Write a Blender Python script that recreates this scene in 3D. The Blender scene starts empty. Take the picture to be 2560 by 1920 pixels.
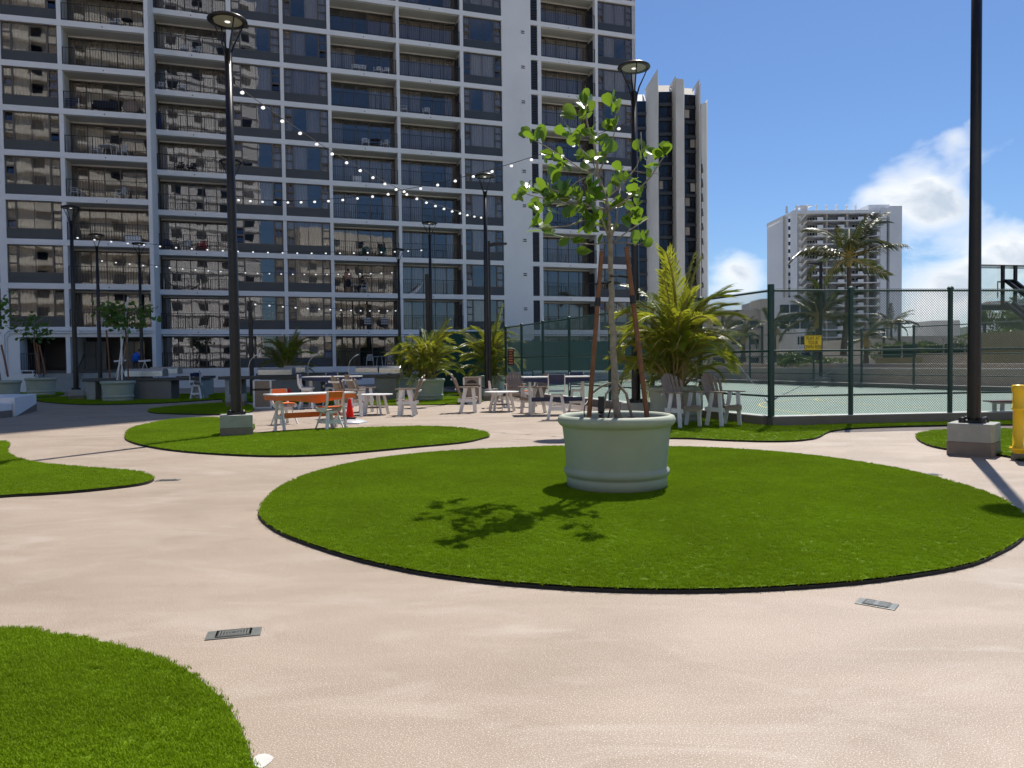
import bpy, math, random
from mathutils import Vector, Matrix, Euler
random.seed(7)
sc = bpy.context.scene
R = math.radians
# ------------------------------------------------------------------ camera, sky, sun, exposure
F_PX, PITCH, ROLL, CAM_H = 1880.0, R(1.7303), R(0.6705), 1.55
cd = bpy.data.cameras.new('camera'); cam = bpy.data.objects.new('camera', cd); sc.collection.objects.link(cam); sc.camera = cam
cd.sensor_width = 36.0; cd.lens = 36.0 * F_PX / 2560.0; cd.clip_start = 0.1; cd.clip_end = 20000
_f = Vector((0, math.cos(PITCH), -math.sin(PITCH)))
_r0 = Vector((1, 0, 0)); _d0 = Vector((0, -math.sin(PITCH), -math.cos(PITCH)))
_r = _r0 * math.cos(ROLL) + _d0 * math.sin(ROLL); _d = -_r0 * math.sin(ROLL) + _d0 * math.cos(ROLL)
m = Matrix.Identity(4)
for i in range(3):
    m[i][0] = _r[i]; m[i][1] = -_d[i]; m[i][2] = -_f[i]
m[2][3] = CAM_H
cam.matrix_world = m
SUN_AZ, SUN_EL = R(26.5), R(59.5)
world = bpy.data.worlds.new('World'); sc.world = world; world.use_nodes = True
wn = world.node_tree; wn.nodes.clear()
def wnode(t, **k):
    n = wn.nodes.new(t)
    for a, b in k.items(): setattr(n, a, b)
    return n
wout = wnode('ShaderNodeOutputWorld'); wbg = wnode('ShaderNodeBackground'); wbg.inputs[1].default_value = 0.10
sky = wnode('ShaderNodeTexSky', sky_type='NISHITA', sun_disc=False, sun_elevation=SUN_EL, sun_rotation=SUN_AZ,
            air_density=1.0, dust_density=0.4, ozone_density=1.6, altitude=10)
tc = wnode('ShaderNodeTexCoord')
sepx = wnode('ShaderNodeSeparateXYZ'); wn.links.new(tc.outputs['Generated'], sepx.inputs[0])
def wmath(op, a, b=None, c=None, clamp=False):
    n = wnode('ShaderNodeMath', operation=op, use_clamp=clamp)
    for i, v in enumerate((a, b, c)):
        if v is None: continue
        if isinstance(v, (int, float)): n.inputs[i].default_value = v
        else: wn.links.new(v, n.inputs[i])
    return n.outputs[0]
# clouds: cumulus banks round the horizon, wisps above
def cloud_noise(scale, stretch, detail, seed, dist=0.0):
    mp = wnode('ShaderNodeMapping'); mp.inputs['Scale'].default_value = (1, 1, stretch); mp.inputs['Location'].default_value = (seed, seed * .7, seed * .3)
    wn.links.new(tc.outputs['Generated'], mp.inputs[0])
    n = wnode('ShaderNodeTexNoise'); n.inputs['Scale'].default_value = scale; n.inputs['Detail'].default_value = detail
    n.inputs['Roughness'].default_value = 0.55; n.inputs['Distortion'].default_value = dist
    wn.links.new(mp.outputs[0], n.inputs['Vector']); return n.outputs['Fac']
z = sepx.outputs['Z']
n_big = cloud_noise(3.2, 2.2, 3, 4.3); n_fine = cloud_noise(13.0, 1.6, 10, 1.7, .35)
def blob(px, py, rad, weight):
    d = (_f * F_PX + _r * (px - 1280) + _d * (py - 960)).normalized()
    v = wnode('ShaderNodeVectorMath', operation='DISTANCE'); v.inputs[1].default_value = d[:]
    wn.links.new(tc.outputs['Generated'], v.inputs[0])
    return wmath('MULTIPLY', wmath('SUBTRACT', 1.0, wmath('DIVIDE', v.outputs['Value'], rad), clamp=True), weight)
bank = wmath('SUBTRACT', 0.13, wmath('MULTIPLY', z, 1.25))          # fuller towards the horizon
bank = wmath('MAXIMUM', bank, -0.42)
dens = wmath('ADD', wmath('MULTIPLY', n_big, .75), wmath('MULTIPLY', n_fine, .95))
dens = wmath('ADD', dens, bank)
for b_ in ((2240, 500, .060, .46), (2180, 480, .035, .28), (2330, 450, .060, .46), (2360, 540, .050, .34), (2120, 520, .035, .30), (2060, 525, .022, .24), (1850, 640, .050, .42), (1790, 690, .060, .40), (1880, 720, .05, .26),
           (2425, 300, .030, .44), (2385, 345, .022, .28), (2490, 660, .070, .44), (2380, 740, .070, .34), (2560, 630, .06, .38), (2300, 760, .05, .26), (1930, 480, .022, .22), (2530, 350, .03, .20), (2430, 400, .03, .2)):
    dens = wmath('ADD', dens, blob(*b_))
cov = wmath('MULTIPLY', wmath('SUBTRACT', dens, 1.0), 2.6, clamp=True)
cov = wmath('POWER', cov, 1.25)
core = wmath('MULTIPLY', wmath('SUBTRACT', dens, 1.10), 2.6, clamp=True)
ccol = wnode('ShaderNodeMixRGB'); ccol.inputs[1].default_value = (7.4, 7.5, 7.6, 1); ccol.inputs[2].default_value = (3.9, 4.5, 5.3, 1)
wn.links.new(wmath('MULTIPLY', core, wmath('MULTIPLY', wmath('SUBTRACT', n_fine, .34), 3.0, clamp=True)), ccol.inputs[0])
skyg = wnode('ShaderNodeMixRGB', blend_type='MULTIPLY'); skyg.inputs[0].default_value = 1.0; skyg.inputs[2].default_value = (.43, .56, .74, 1)
wn.links.new(sky.outputs[0], skyg.inputs[1])
cm = wnode('ShaderNodeMixRGB'); wn.links.new(cov, cm.inputs[0]); wn.links.new(skyg.outputs[0], cm.inputs[1]); wn.links.new(ccol.outputs[0], cm.inputs[2])
wn.links.new(cm.outputs[0], wbg.inputs[0]); wn.links.new(wbg.outputs[0], wout.inputs[0])
sd = bpy.data.lights.new('sun', 'SUN'); sd.energy = 3.9; sd.angle = R(0.53); sd.color = (1, .955, .88)
sun = bpy.data.objects.new('sun', sd); sc.collection.objects.link(sun)
sdir = Vector((math.sin(SUN_AZ) * math.cos(SUN_EL), math.cos(SUN_AZ) * math.cos(SUN_EL), math.sin(SUN_EL)))
sun.rotation_euler = sdir.to_track_quat('Z', 'Y').to_euler(); sun.location = sdir * 200
sc.view_settings.view_transform = 'Standard'; sc.view_settings.look = 'None'; sc.view_settings.gamma = 1; sc.view_settings.use_curve_mapping = False
sc.view_settings.exposure = 0.6
sc.cycles.max_bounces = 7; sc.cycles.transparent_max_bounces = 16; sc.cycles.diffuse_bounces = 3; sc.cycles.glossy_bounces = 3
sc.cycles.caustics_reflective = False; sc.cycles.caustics_refractive = False

def ray(px, py): return _f * F_PX + _r * (px - 1280) + _d * (py - 960)
def gp(px, py, zz=0.0):
    d = ray(px, py); t = (zz - CAM_H) / d.z; return Vector((d.x * t, d.y * t, zz))
def at(px, py, Y):
    d = ray(px, py); t = Y / d.y; return Vector((d.x * t, Y, CAM_H + d.z * t))

# ------------------------------------------------------------------ helpers
class MB:
    def __init__(s): s.v = []; s.f = []; s.mi = []; s.cur = 0
    def mat(s, i): s.cur = i; return s
    def add(s, vs, fs):
        o = len(s.v); s.v += [tuple(v) for v in vs]; s.f += [tuple(i + o for i in f) for f in fs]; s.mi += [s.cur] * len(fs)
    def box(s, x0, x1, y0, y1, z0, z1, M=None, skip=()):
        vs = [Vector(p) for p in ((x0,y0,z0),(x1,y0,z0),(x1,y1,z0),(x0,y1,z0),(x0,y0,z1),(x1,y0,z1),(x1,y1,z1),(x0,y1,z1))]
        if M is not None: vs = [M @ v for v in vs]
        fs = [(0,3,2,1),(4,5,6,7),(0,1,5,4),(1,2,6,5),(2,3,7,6),(3,0,4,7)]
        s.add(vs, [f for i, f in enumerate(fs) if i not in skip]); return s
    def bar(s, a, b, w, h, up=(0,0,1)):
        a = Vector(a); b = Vector(b); d = (b - a); L = d.length; d.normalize(); up = Vector(up)
        x = d.cross(up)
        if x.length < 1e-4: x = d.cross(Vector((1,0,0)))
        x.normalize(); u = x.cross(d)
        vs = []
        for p in (a, b):
            for sx, su in ((-1,-1),(1,-1),(1,1),(-1,1)): vs.append(p + x * sx * w / 2 + u * su * h / 2)
        s.add(vs, [(0,1,2,3),(7,6,5,4),(0,4,5,1),(1,5,6,2),(2,6,7,3),(3,7,4,0)]); return s
    def tube(s, pts, rad, n=8, caps=True):
        pts = [Vector(p) for p in pts]; k = len(pts)
        if not hasattr(rad, '__len__'): rad = [rad] * k
        ref = None; vs = []
        for i, p in enumerate(pts):
            t = (pts[min(i+1, k-1)] - pts[max(i-1, 0)]).normalized()
            if ref is None: ref = t.cross(Vector((0,0,1))) if abs(t.z) < .95 else t.cross(Vector((0,1,0)))
            ref = (ref - t * ref.dot(t)).normalized(); b = t.cross(ref)
            for j in range(n):
                a = 2 * math.pi * j / n; vs.append(p + (ref * math.cos(a) + b * math.sin(a)) * rad[i])
        fs = []
        for i in range(k - 1):
            for j in range(n): fs.append((i*n+j, i*n+(j+1)%n, (i+1)*n+(j+1)%n, (i+1)*n+j))
        if caps: fs.append(tuple(range(n-1, -1, -1))); fs.append(tuple((k-1)*n + j for j in range(n)))
        s.add(vs, fs); return s
    def lathe(s, prof, n=32, c=(0,0,0), cap_top=False, cap_bot=False):
        vs = []; c = Vector(c)
        for r_, z_ in prof:
            for j in range(n):
                a = 2 * math.pi * j / n; vs.append(c + Vector((r_*math.cos(a), r_*math.sin(a), z_)))
        fs = []
        for i in range(len(prof) - 1):
            for j in range(n): fs.append((i*n+j, i*n+(j+1)%n, (i+1)*n+(j+1)%n, (i+1)*n+j))
        if cap_bot: fs.append(tuple(range(n-1,-1,-1)))
        if cap_top: fs.append(tuple((len(prof)-1)*n + j for j in range(n)))
        s.add(vs, fs); return s
    def prism(s, poly, z0, z1, M=None):
        n = len(poly); vs = [Vector((x, y, z0)) for x, y in poly] + [Vector((x, y, z1)) for x, y in poly]
        if M is not None: vs = [M @ v for v in vs]
        s.add(vs, [tuple(range(n-1,-1,-1)), tuple(range(n, 2*n))] + [(i, (i+1)%n, n+(i+1)%n, n+i) for i in range(n)]); return s
    def mesh(s, name, mats, smooth=False, bevel=0):
        me = bpy.data.meshes.new(name); me.from_pydata(s.v, [], s.f)
        for mm in (mats if isinstance(mats, (list, tuple)) else [mats]): me.materials.append(mm)
        if len(me.materials) > 1: me.polygons.foreach_set('material_index', s.mi)
        if smooth: me.shade_smooth() if hasattr(me, 'shade_smooth') else None
        me.update(); return me
    def build(s, name, mats, parent=None, smooth=False, bevel=0.0):
        o = bpy.data.objects.new(name, s.mesh(name, mats, smooth)); link(o, parent)
        if bevel:
            b = o.modifiers.new('bevel', 'BEVEL'); b.width = bevel; b.segments = 2; b.limit_method = 'ANGLE'; b.angle_limit = R(40)
        return o
def link(o, parent=None):
    sc.collection.objects.link(o)
    if parent is not None: o.parent = parent
    return o
def inst(name, me, parent=None, loc=(0,0,0), rot=(0,0,0), scale=(1,1,1)):
    o = bpy.data.objects.new(name, me); link(o, parent); o.location = loc; o.rotation_euler = rot; o.scale = scale; return o
def tag(o, label=None, cat=None, group=None, kind=None):
    if label: o['label'] = label
    if cat: o['category'] = cat
    if group: o['group'] = group
    if kind: o['kind'] = kind
    return o
def thing(name, label, cat, loc=(0,0,0), rz=0.0, group=None):
    o = bpy.data.objects.new(name, None); link(o); o.location = loc; o.rotation_euler = (0, 0, rz); o.empty_display_size = .1
    return tag(o, label, cat, group)
KIDS = {}
def children(o): return [c for c in bpy.data.objects if c.parent == o]
def dup(root, loc, rz, label, group=None, scale=None):
    r_ = root.copy(); sc.collection.objects.link(r_); r_.location = loc; r_.rotation_euler = (0, 0, rz); r_['label'] = label
    if scale: r_.scale = (scale,) * 3
    if group: r_['group'] = group
    if root.name not in KIDS: KIDS[root.name] = [(c, children(c)) for c in children(root)]
    for c, gs in KIDS[root.name]:
        d = c.copy(); sc.collection.objects.link(d); d.parent = r_
        for g_ in gs:
            e = g_.copy(); sc.collection.objects.link(e); e.parent = d
    return r_

# ------------------------------------------------------------------ materials
def mat(name, col, rough=.6, metal=0.0, noise=None, bump=None, spec=None, trans=None, stain=None):
    """noise=(scale, amount) varies the colour, bump=(scale, strength), stain=(scale, colour, amount)"""
    mm = bpy.data.materials.new(name); mm.use_nodes = True; nt = mm.node_tree; b = nt.nodes['Principled BSDF']
    b.inputs['Base Color'].default_value = (*col, 1); b.inputs['Roughness'].default_value = rough; b.inputs['Metallic'].default_value = metal
    if spec is not None: b.inputs['Specular IOR Level'].default_value = spec
    tcn = nt.nodes.new('ShaderNodeTexCoord'); last = None
    if noise:
        n = nt.nodes.new('ShaderNodeTexNoise'); n.inputs['Scale'].default_value = noise[0]; n.inputs['Detail'].default_value = 6
        nt.links.new(tcn.outputs['Object'], n.inputs['Vector'])
        mr = nt.nodes.new('ShaderNodeMapRange'); mr.inputs[1].default_value = .25; mr.inputs[2].default_value = .75
        mr.inputs[3].default_value = 1 - noise[1]; mr.inputs[4].default_value = 1 + noise[1]; nt.links.new(n.outputs['Fac'], mr.inputs[0])
        mx = nt.nodes.new('ShaderNodeVectorMath'); mx.operation = 'SCALE'; mx.inputs[0].default_value = col; nt.links.new(mr.outputs[0], mx.inputs['Scale'])
        last = mx.outputs[0]; nt.links.new(last, b.inputs['Base Color'])
    if stain:
        n = nt.nodes.new('ShaderNodeTexNoise'); n.inputs['Scale'].default_value = stain[0]; n.inputs['Detail'].default_value = 8; n.inputs['Roughness'].default_value = .65
        nt.links.new(tcn.outputs['Object'], n.inputs['Vector'])
        mr = nt.nodes.new('ShaderNodeMapRange'); mr.inputs[1].default_value = .5; mr.inputs[2].default_value = .72; mr.inputs[4].default_value = stain[2]
        nt.links.new(n.outputs['Fac'], mr.inputs[0])
        mx = nt.nodes.new('ShaderNodeMixRGB'); nt.links.new(mr.outputs[0], mx.inputs[0])
        if last is not None: nt.links.new(last, mx.inputs[1])
        else: mx.inputs[1].default_value = (*col, 1)
        mx.inputs[2].default_value = (*stain[1], 1); nt.links.new(mx.outputs[0], b.inputs['Base Color'])
    if bump:
        n = nt.nodes.new('ShaderNodeTexNoise'); n.inputs['Scale'].default_value = bump[0]; n.inputs['Detail'].default_value = 5
        nt.links.new(tcn.outputs['Object'], n.inputs['Vector'])
        bp = nt.nodes.new('ShaderNodeBump'); bp.inputs['Strength'].default_value = bump[1]; bp.inputs['Distance'].default_value = .01
        nt.links.new(n.outputs['Fac'], bp.inputs['Height']); nt.links.new(bp.outputs[0], b.inputs['Normal'])
    if trans:
        out = nt.nodes['Material Output']; tr = nt.nodes.new('ShaderNodeBsdfTranslucent'); tr.inputs[0].default_value = (*trans[0], 1)
        ms = nt.nodes.new('ShaderNodeMixShader'); ms.inputs[0].default_value = trans[1]
        nt.links.new(b.outputs[0], ms.inputs[1]); nt.links.new(tr.outputs[0], ms.inputs[2]); nt.links.new(ms.outputs[0], out.inputs[0])
    return mm
def vary(mm, amt=.15, hue=0.0):
    """per-object random value shift"""
    nt = mm.node_tree; b = nt.nodes['Principled BSDF']; oi = nt.nodes.new('ShaderNodeObjectInfo'); hs = nt.nodes.new('ShaderNodeHueSaturation')
    mr = nt.nodes.new('ShaderNodeMapRange'); mr.inputs[3].default_value = 1 - amt; mr.inputs[4].default_value = 1 + amt
    nt.links.new(oi.outputs['Random'], mr.inputs[0]); nt.links.new(mr.outputs[0], hs.inputs['Value'])
    if hue:
        m2 = nt.nodes.new('ShaderNodeMapRange'); m2.inputs[3].default_value = .5 - hue; m2.inputs[4].default_value = .5 + hue
        nt.links.new(oi.outputs['Random'], m2.inputs[0]); nt.links.new(m2.outputs[0], hs.inputs['Hue'])
    inp = b.inputs['Base Color']
    if inp.is_linked: src = inp.links[0].from_socket; nt.links.new(src, hs.inputs['Color'])
    else: hs.inputs['Color'].default_value = inp.default_value
    nt.links.new(hs.outputs[0], inp); return mm

M = {}
M['white_wall'] = mat('painted_concrete_white', (.83, .82, .81), .75, noise=(.35, .05), bump=(18, .12), stain=(.22, (.50, .48, .45), .22))
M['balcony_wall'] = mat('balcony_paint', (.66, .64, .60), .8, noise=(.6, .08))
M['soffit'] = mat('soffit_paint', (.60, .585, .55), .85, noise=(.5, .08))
M['spandrel'] = mat('spandrel_panel', (.055, .060, .066), .45, noise=(.8, .12))
M['alu'] = mat('bronze_aluminium', (.115, .10, .085), .4, .3, noise=(4, .1))
M['rail'] = mat('dark_railing', (.035, .032, .03), .45, .3)
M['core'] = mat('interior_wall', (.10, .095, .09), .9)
M['louvre'] = mat('louvre_dark', (.03, .034, .045), .5, .2)
M['beige_tower'] = mat('beige_precast', (.74, .70, .62), .8, noise=(.25, .06), stain=(.12, (.42, .39, .34), .3))
M['grey_white'] = mat('tower_paint', (.80, .80, .80), .8, noise=(.08, .05), stain=(.05, (.5, .49, .48), .3))
M['tan'] = mat('tan_concrete', (.50, .45, .38), .85, noise=(.3, .1), stain=(.15, (.22, .19, .16), .5))
M['lamp'] = mat('lamp_powder_coat', (.016, .013, .012), .32, .25, noise=(3, .15), stain=(5, (.10, .055, .025), .10))
M['lens'] = mat('lamp_lens', (.62, .62, .56), .25, trans=((.75, .75, .66), .5))
M['base_grey'] = mat('precast_base', (.33, .34, .315), .8, noise=(6, .14), bump=(60, .25), stain=(3, (.22, .215, .19), .6))
M['base_brown'] = mat('base_band_brown', (.20, .165, .135), .8, noise=(8, .12), bump=(60, .25))
M['planter'] = mat('planter_sage', (.375, .405, .315), .62, noise=(3.5, .07), bump=(22, .08), stain=(2.2, (.33, .35, .29), .45))
M['soil'] = mat('lava_mulch', (.035, .028, .026), .9, noise=(40, .5), bump=(60, 1.0))
M['white_poly'] = mat('white_poly_lumber', (.76, .75, .73), .42, noise=(9, .03), bump=(90, .05))
M['taupe'] = mat('taupe_poly_lumber', (.27, .205, .155), .5, noise=(14, .18), bump=(60, .12))
M['orange'] = mat('orange_poly_lumber', (.85, .17, .022), .42, noise=(9, .06), bump=(60, .06))
M['navy'] = mat('navy_poly_lumber', (.012, .022, .085), .38, noise=(9, .1), bump=(60, .06))
M['maroon'] = mat('maroon_poly_lumber', (.10, .03, .03), .45, noise=(9, .1))
M['stake'] = mat('stained_timber_stake', (.20, .085, .038), .7, noise=(12, .25), bump=(30, .4), stain=(4, (.12, .05, .03), .6))
M['bark'] = mat('grey_bark', (.29, .255, .205), .85, noise=(16, .25), bump=(40, .6), stain=(9, (.15, .12, .09), .6))
M['strap'] = mat('black_strap', (.008, .008, .01), .5)
M['red_cone'] = mat('red_cone_plastic', (.80, .018, .010), .65, noise=(8, .06), spec=.15)
M['yellow'] = mat('yellow_pipe_enamel', (.85, .53, .012), .32, noise=(6, .05), bump=(40, .08))
M['fence'] = mat('green_vinyl_fence', (.004, .042, .034), .4)
M['screen'] = mat('green_windscreen', (.005, .055, .045), .7, noise=(6, .15), trans=((.008, .08, .06), .2))
M['curb'] = mat('curb_brown', (.21, .175, .145), .85, noise=(3, .1), bump=(60, .3), stain=(1.4, (.14, .115, .095), .5))
M['curb_top'] = mat('curb_top_concrete', (.60, .585, .55), .8, noise=(5, .12), bump=(60, .3))
M['counter'] = mat('dark_counter_stone', (.055, .052, .05), .35, noise=(30, .3))
M['counter_panel'] = mat('counter_panel_grey', (.20, .20, .19), .7, noise=(3, .1))
M['steel'] = mat('brushed_steel', (.55, .55, .54), .28, .9, noise=(5, .08))
M['black'] = mat('black_paint', (.01, .01, .011), .4)
M['rubber'] = mat('rubber_edging', (.016, .015, .014), .8, noise=(60, .5), bump=(120, .8))
M['palm_leaf'] = vary(mat('areca_leaflet', (.14, .19, .022), .34, noise=(3.0, .35), stain=(1.3, (.42, .33, .03), .8), trans=((.42, .44, .03), .45)), .35, .035)
M['palm_dark'] = vary(mat('coconut_leaflet', (.030, .050, .016), .30, noise=(1.0, .4), stain=(.6, (.17, .15, .03), .5), trans=((.09, .12, .02), .25)), .25, .02)
M['palm_stem'] = mat('palm_stem', (.28, .22, .07), .6, noise=(6, .3), stain=(3, (.12, .15, .04), .6))
M['palm_trunk'] = mat('palm_trunk', (.10, .075, .058), .9, noise=(5, .3), bump=(12, .8))
M['leaf'] = vary(mat('thick_round_leaf', (.085, .165, .022), .28, noise=(8, .25), trans=((.22, .36, .025), .40)), .25, .025)
M['leaf_dark'] = vary(mat('young_tree_leaf', (.09, .17, .03), .35, noise=(4, .3), trans=((.18, .30, .04), .4)), .35, .03)
M['shrub'] = vary(mat('shrub_leaf', (.05, .10, .02), .5, noise=(.8, .5), trans=((.12, .18, .03), .3)), .3, .03)
M['cable'] = mat('black_cable', (.012, .012, .012), .5)
M['skin'] = mat('skin', (.42, .22, .15), .55)
M['blue_shirt'] = mat('blue_cloth', (.01, .11, .55), .8)
M['dark_cloth'] = mat('dark_cloth', (.012, .015, .03), .85)
M['sign_yellow'] = mat('sign_yellow', (.78, .58, .015), .45, noise=(20, .03))
M['drain'] = mat('drain_nickel', (.20, .205, .19), .42, .35, noise=(20, .15))
M['towel_blue'] = mat('towel_blue', (.02, .035, .11), .9)
M['plastic_white'] = mat('white_garden_plastic', (.72, .72, .72), .4)
M['teal'] = mat('teal_cloth', (.01, .13, .12), .8)
M['silver'] = mat('silver_dome_paint', (.60, .61, .62), .3, .25, noise=(6, .05))
M['bulb'] = mat('frosted_bulb', (.92, .92, .9), .3)
_b = M['bulb'].node_tree.nodes['Principled BSDF']; _b.inputs['Emission Color'].default_value = (1, .99, .96, 1); _b.inputs['Emission Strength'].default_value = .55
M['warm_lamp'] = mat('warm_wall_lamp', (.9, .8, .4), .4)
_b = M['warm_lamp'].node_tree.nodes['Principled BSDF']; _b.inputs['Emission Color'].default_value = (1, .82, .3, 1); _b.inputs['Emission Strength'].default_value = 1.2

def glass(name, tint, refl, wav=.02, scale=1.2):
    mm = bpy.data.materials.new(name); mm.use_nodes = True; nt = mm.node_tree; nt.nodes.clear()
    out = nt.nodes.new('ShaderNodeOutputMaterial'); tr = nt.nodes.new('ShaderNodeBsdfTransparent'); tr.inputs[0].default_value = (*tint, 1)
    gl = nt.nodes.new('ShaderNodeBsdfGlossy'); gl.inputs['Roughness'].default_value = .005; gl.inputs[0].default_value = (.93, .95, 1, 1)
    ge = nt.nodes.new('ShaderNodeNewGeometry'); dt = nt.nodes.new('ShaderNodeVectorMath'); dt.operation = 'DOT_PRODUCT'
    nt.links.new(ge.outputs['Normal'], dt.inputs[0]); nt.links.new(ge.outputs['Incoming'], dt.inputs[1])
    def mth(op, a, b=None):
        n_ = nt.nodes.new('ShaderNodeMath'); n_.operation = op; n_.use_clamp = op == 'ADD'
        for i_, v_ in enumerate((a, b)):
            if v_ is None: continue
            if isinstance(v_, float): n_.inputs[i_].default_value = v_
            else: nt.links.new(v_, n_.inputs[i_])
        return n_.outputs[0]
    sch = mth('POWER', mth('SUBTRACT', 1.0, mth('ABSOLUTE', dt.outputs['Value'])), 5.0)
    class ad: outputs = [mth('ADD', mth('MULTIPLY', sch, .9), .04 + refl)]
    tcn = nt.nodes.new('ShaderNodeTexCoord'); oi = nt.nodes.new('ShaderNodeObjectInfo')
    n = nt.nodes.new('ShaderNodeTexNoise'); n.noise_dimensions = '4D'; n.inputs['Scale'].default_value = scale; n.inputs['Detail'].default_value = 1
    ml = nt.nodes.new('ShaderNodeMath'); ml.operation = 'MULTIPLY'; ml.inputs[1].default_value = 60; nt.links.new(oi.outputs['Random'], ml.inputs[0])
    nt.links.new(ml.outputs[0], n.inputs['W']); nt.links.new(tcn.outputs['Object'], n.inputs['Vector'])
    bp = nt.nodes.new('ShaderNodeBump'); bp.inputs['Strength'].default_value = 1.0; bp.inputs['Distance'].default_value = wav
    nt.links.new(n.outputs['Fac'], bp.inputs['Height']); nt.links.new(bp.outputs[0], gl.inputs['Normal'])
    ms = nt.nodes.new('ShaderNodeMixShader'); nt.links.new(ad.outputs[0], ms.inputs[0]); nt.links.new(tr.outputs[0], ms.inputs[1]); nt.links.new(gl.outputs[0], ms.inputs[2])
    nt.links.new(ms.outputs[0], out.inputs[0]); return mm
M['glass'] = glass('tinted_window_glass', (.84, .82, .79), .05, .0022, .9)
M['far_glass'] = mat('far_window_glass', (.012, .018, .032), .05, noise=(.3, .4))
M['clear'] = glass('backboard_glass', (.86, .92, .92), .03, 0)
def curtain_mat():
    mm = mat('pleated_curtain', (.60, .55, .47), .9); nt = mm.node_tree; b = nt.nodes['Principled BSDF']
    oi = nt.nodes.new('ShaderNodeObjectInfo'); cr = nt.nodes.new('ShaderNodeValToRGB'); nt.links.new(oi.outputs['Random'], cr.inputs[0])
    e = cr.color_ramp.elements; e[0].color = (.56, .50, .42, 1); e[1].color = (.70, .66, .60, 1)
    for p_, c_ in ((.3, (.40, .36, .30, 1)), (.55, (.62, .57, .50, 1)), (.8, (.34, .27, .20, 1))): x = e.new(p_); x.color = c_
    nt.links.new(cr.outputs[0], b.inputs['Base Color']); return mm
M['curtain'] = curtain_mat()

# pavement: pink-beige exposed aggregate with bright flecks, blotches and trowel stains
def pavement_mat():
    mm = bpy.data.materials.new('pink_beige_coating'); mm.use_nodes = True; nt = mm.node_tree; b = nt.nodes['Principled BSDF']
    tcn = nt.nodes.new('ShaderNodeTexCoord')
    def ns(scale, det=5, rough=.6, sc_=(1,1,1), dist=0):
        mp = nt.nodes.new('ShaderNodeMapping'); mp.inputs['Scale'].default_value = sc_; mp.inputs['Rotation'].default_value = (0, 0, .5); nt.links.new(tcn.outputs['Object'], mp.inputs[0])
        n = nt.nodes.new('ShaderNodeTexNoise'); n.inputs['Scale'].default_value = scale; n.inputs['Detail'].default_value = det; n.inputs['Roughness'].default_value = rough; n.inputs['Distortion'].default_value = dist
        nt.links.new(mp.outputs[0], n.inputs['Vector']); return n.outputs['Fac']
    def mr(src, a, b_, c, d):
        n = nt.nodes.new('ShaderNodeMapRange'); n.inputs[1].default_value = a; n.inputs[2].default_value = b_; n.inputs[3].default_value = c; n.inputs[4].default_value = d
        nt.links.new(src, n.inputs[0]); return n.outputs[0]
    def mix(f, a, b_, bt='MIX'):
        n = nt.nodes.new('ShaderNodeMixRGB'); n.blend_type = bt
        for i, v in ((0, f), (1, a), (2, b_)):
            if isinstance(v, tuple): n.inputs[i].default_value = v
            elif isinstance(v, float): n.inputs[i].default_value = v
            else: nt.links.new(v, n.inputs[i])
        return n.outputs[0]
    c = mix(mr(ns(.55, 6, .6, (1, 1.8, 1), .6), .38, .64, 0, 1), (.355, .272, .205, 1), (.275, .205, .148, 1))
    c = mix(mr(ns(.9, 4, .6, (1, 2.5, 1), .9), .52, .70, 0, .6), c, (.43, .36, .30, 1))
    c = mix(mr(ns(2.2, 7, .7, (1, 1.6, 1), 1.2), .55, .78, 0, .55), c, (.25, .18, .13, 1))
    c = mix(mr(ns(1.4, 3, .5, (.5, 3, 1), .4), .60, .75, 0, .35), c, (.40, .30, .255, 1))
    fine = ns(150, 4, .8)
    c = mix(mr(fine, .30, .47, .75, 0), c, (.16, .11, .075, 1))
    c = mix(mr(fine, .54, .66, 0, .9), c, (.86, .80, .72, 1))
    nt.links.new(c, b.inputs['Base Color']); b.inputs['Roughness'].default_value = .58
    bp = nt.nodes.new('ShaderNodeBump'); bp.inputs['Strength'].default_value = .25; bp.inputs['Distance'].default_value = .002
    nt.links.new(fine, bp.inputs['Height']); nt.links.new(bp.outputs[0], b.inputs['Normal']); return mm
M['pavement'] = pavement_mat()
def turf_mat():
    mm = mat('turf_green', (.055, .13, .006), .8, spec=.1); nt = mm.node_tree; b = nt.nodes['Principled BSDF']; tcn = nt.nodes.new('ShaderNodeTexCoord')
    n1 = nt.nodes.new('ShaderNodeTexNoise'); n1.inputs['Scale'].default_value = 90; n1.inputs['Detail'].default_value = 4
    n2 = nt.nodes.new('ShaderNodeTexNoise'); n2.inputs['Scale'].default_value = .8; n2.inputs['Detail'].default_value = 5
    for n in (n1, n2): nt.links.new(tcn.outputs['Object'], n.inputs['Vector'])
    cr = nt.nodes.new('ShaderNodeValToRGB'); e = cr.color_ramp.elements; e[0].position = .3; e[0].color = (.035, .06, .002, 1); e[1].position = .72; e[1].color = (.15, .25, .006, 1)
    nt.links.new(n1.outputs['Fac'], cr.inputs[0])
    mx = nt.nodes.new('ShaderNodeMixRGB'); mx.blend_type = 'MULTIPLY'; mx.inputs[0].default_value = 1
    mr = nt.nodes.new('ShaderNodeMapRange'); mr.inputs[1].default_value = .35; mr.inputs[2].default_value = .65; mr.inputs[3].default_value = .85; mr.inputs[4].default_value = 1.12
    nt.links.new(n2.outputs['Fac'], mr.inputs[0]); nt.links.new(cr.outputs[0], mx.inputs[1]); nt.links.new(mr.outputs[0], mx.inputs[2]); nt.links.new(mx.outputs[0], b.inputs['Base Color'])
    return mm
M['turf'] = turf_mat()
M['blade'] = mat('turf_blade', (.205, .32, .006), .6, spec=.12, trans=((.27, .40, .005), .22))
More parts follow.
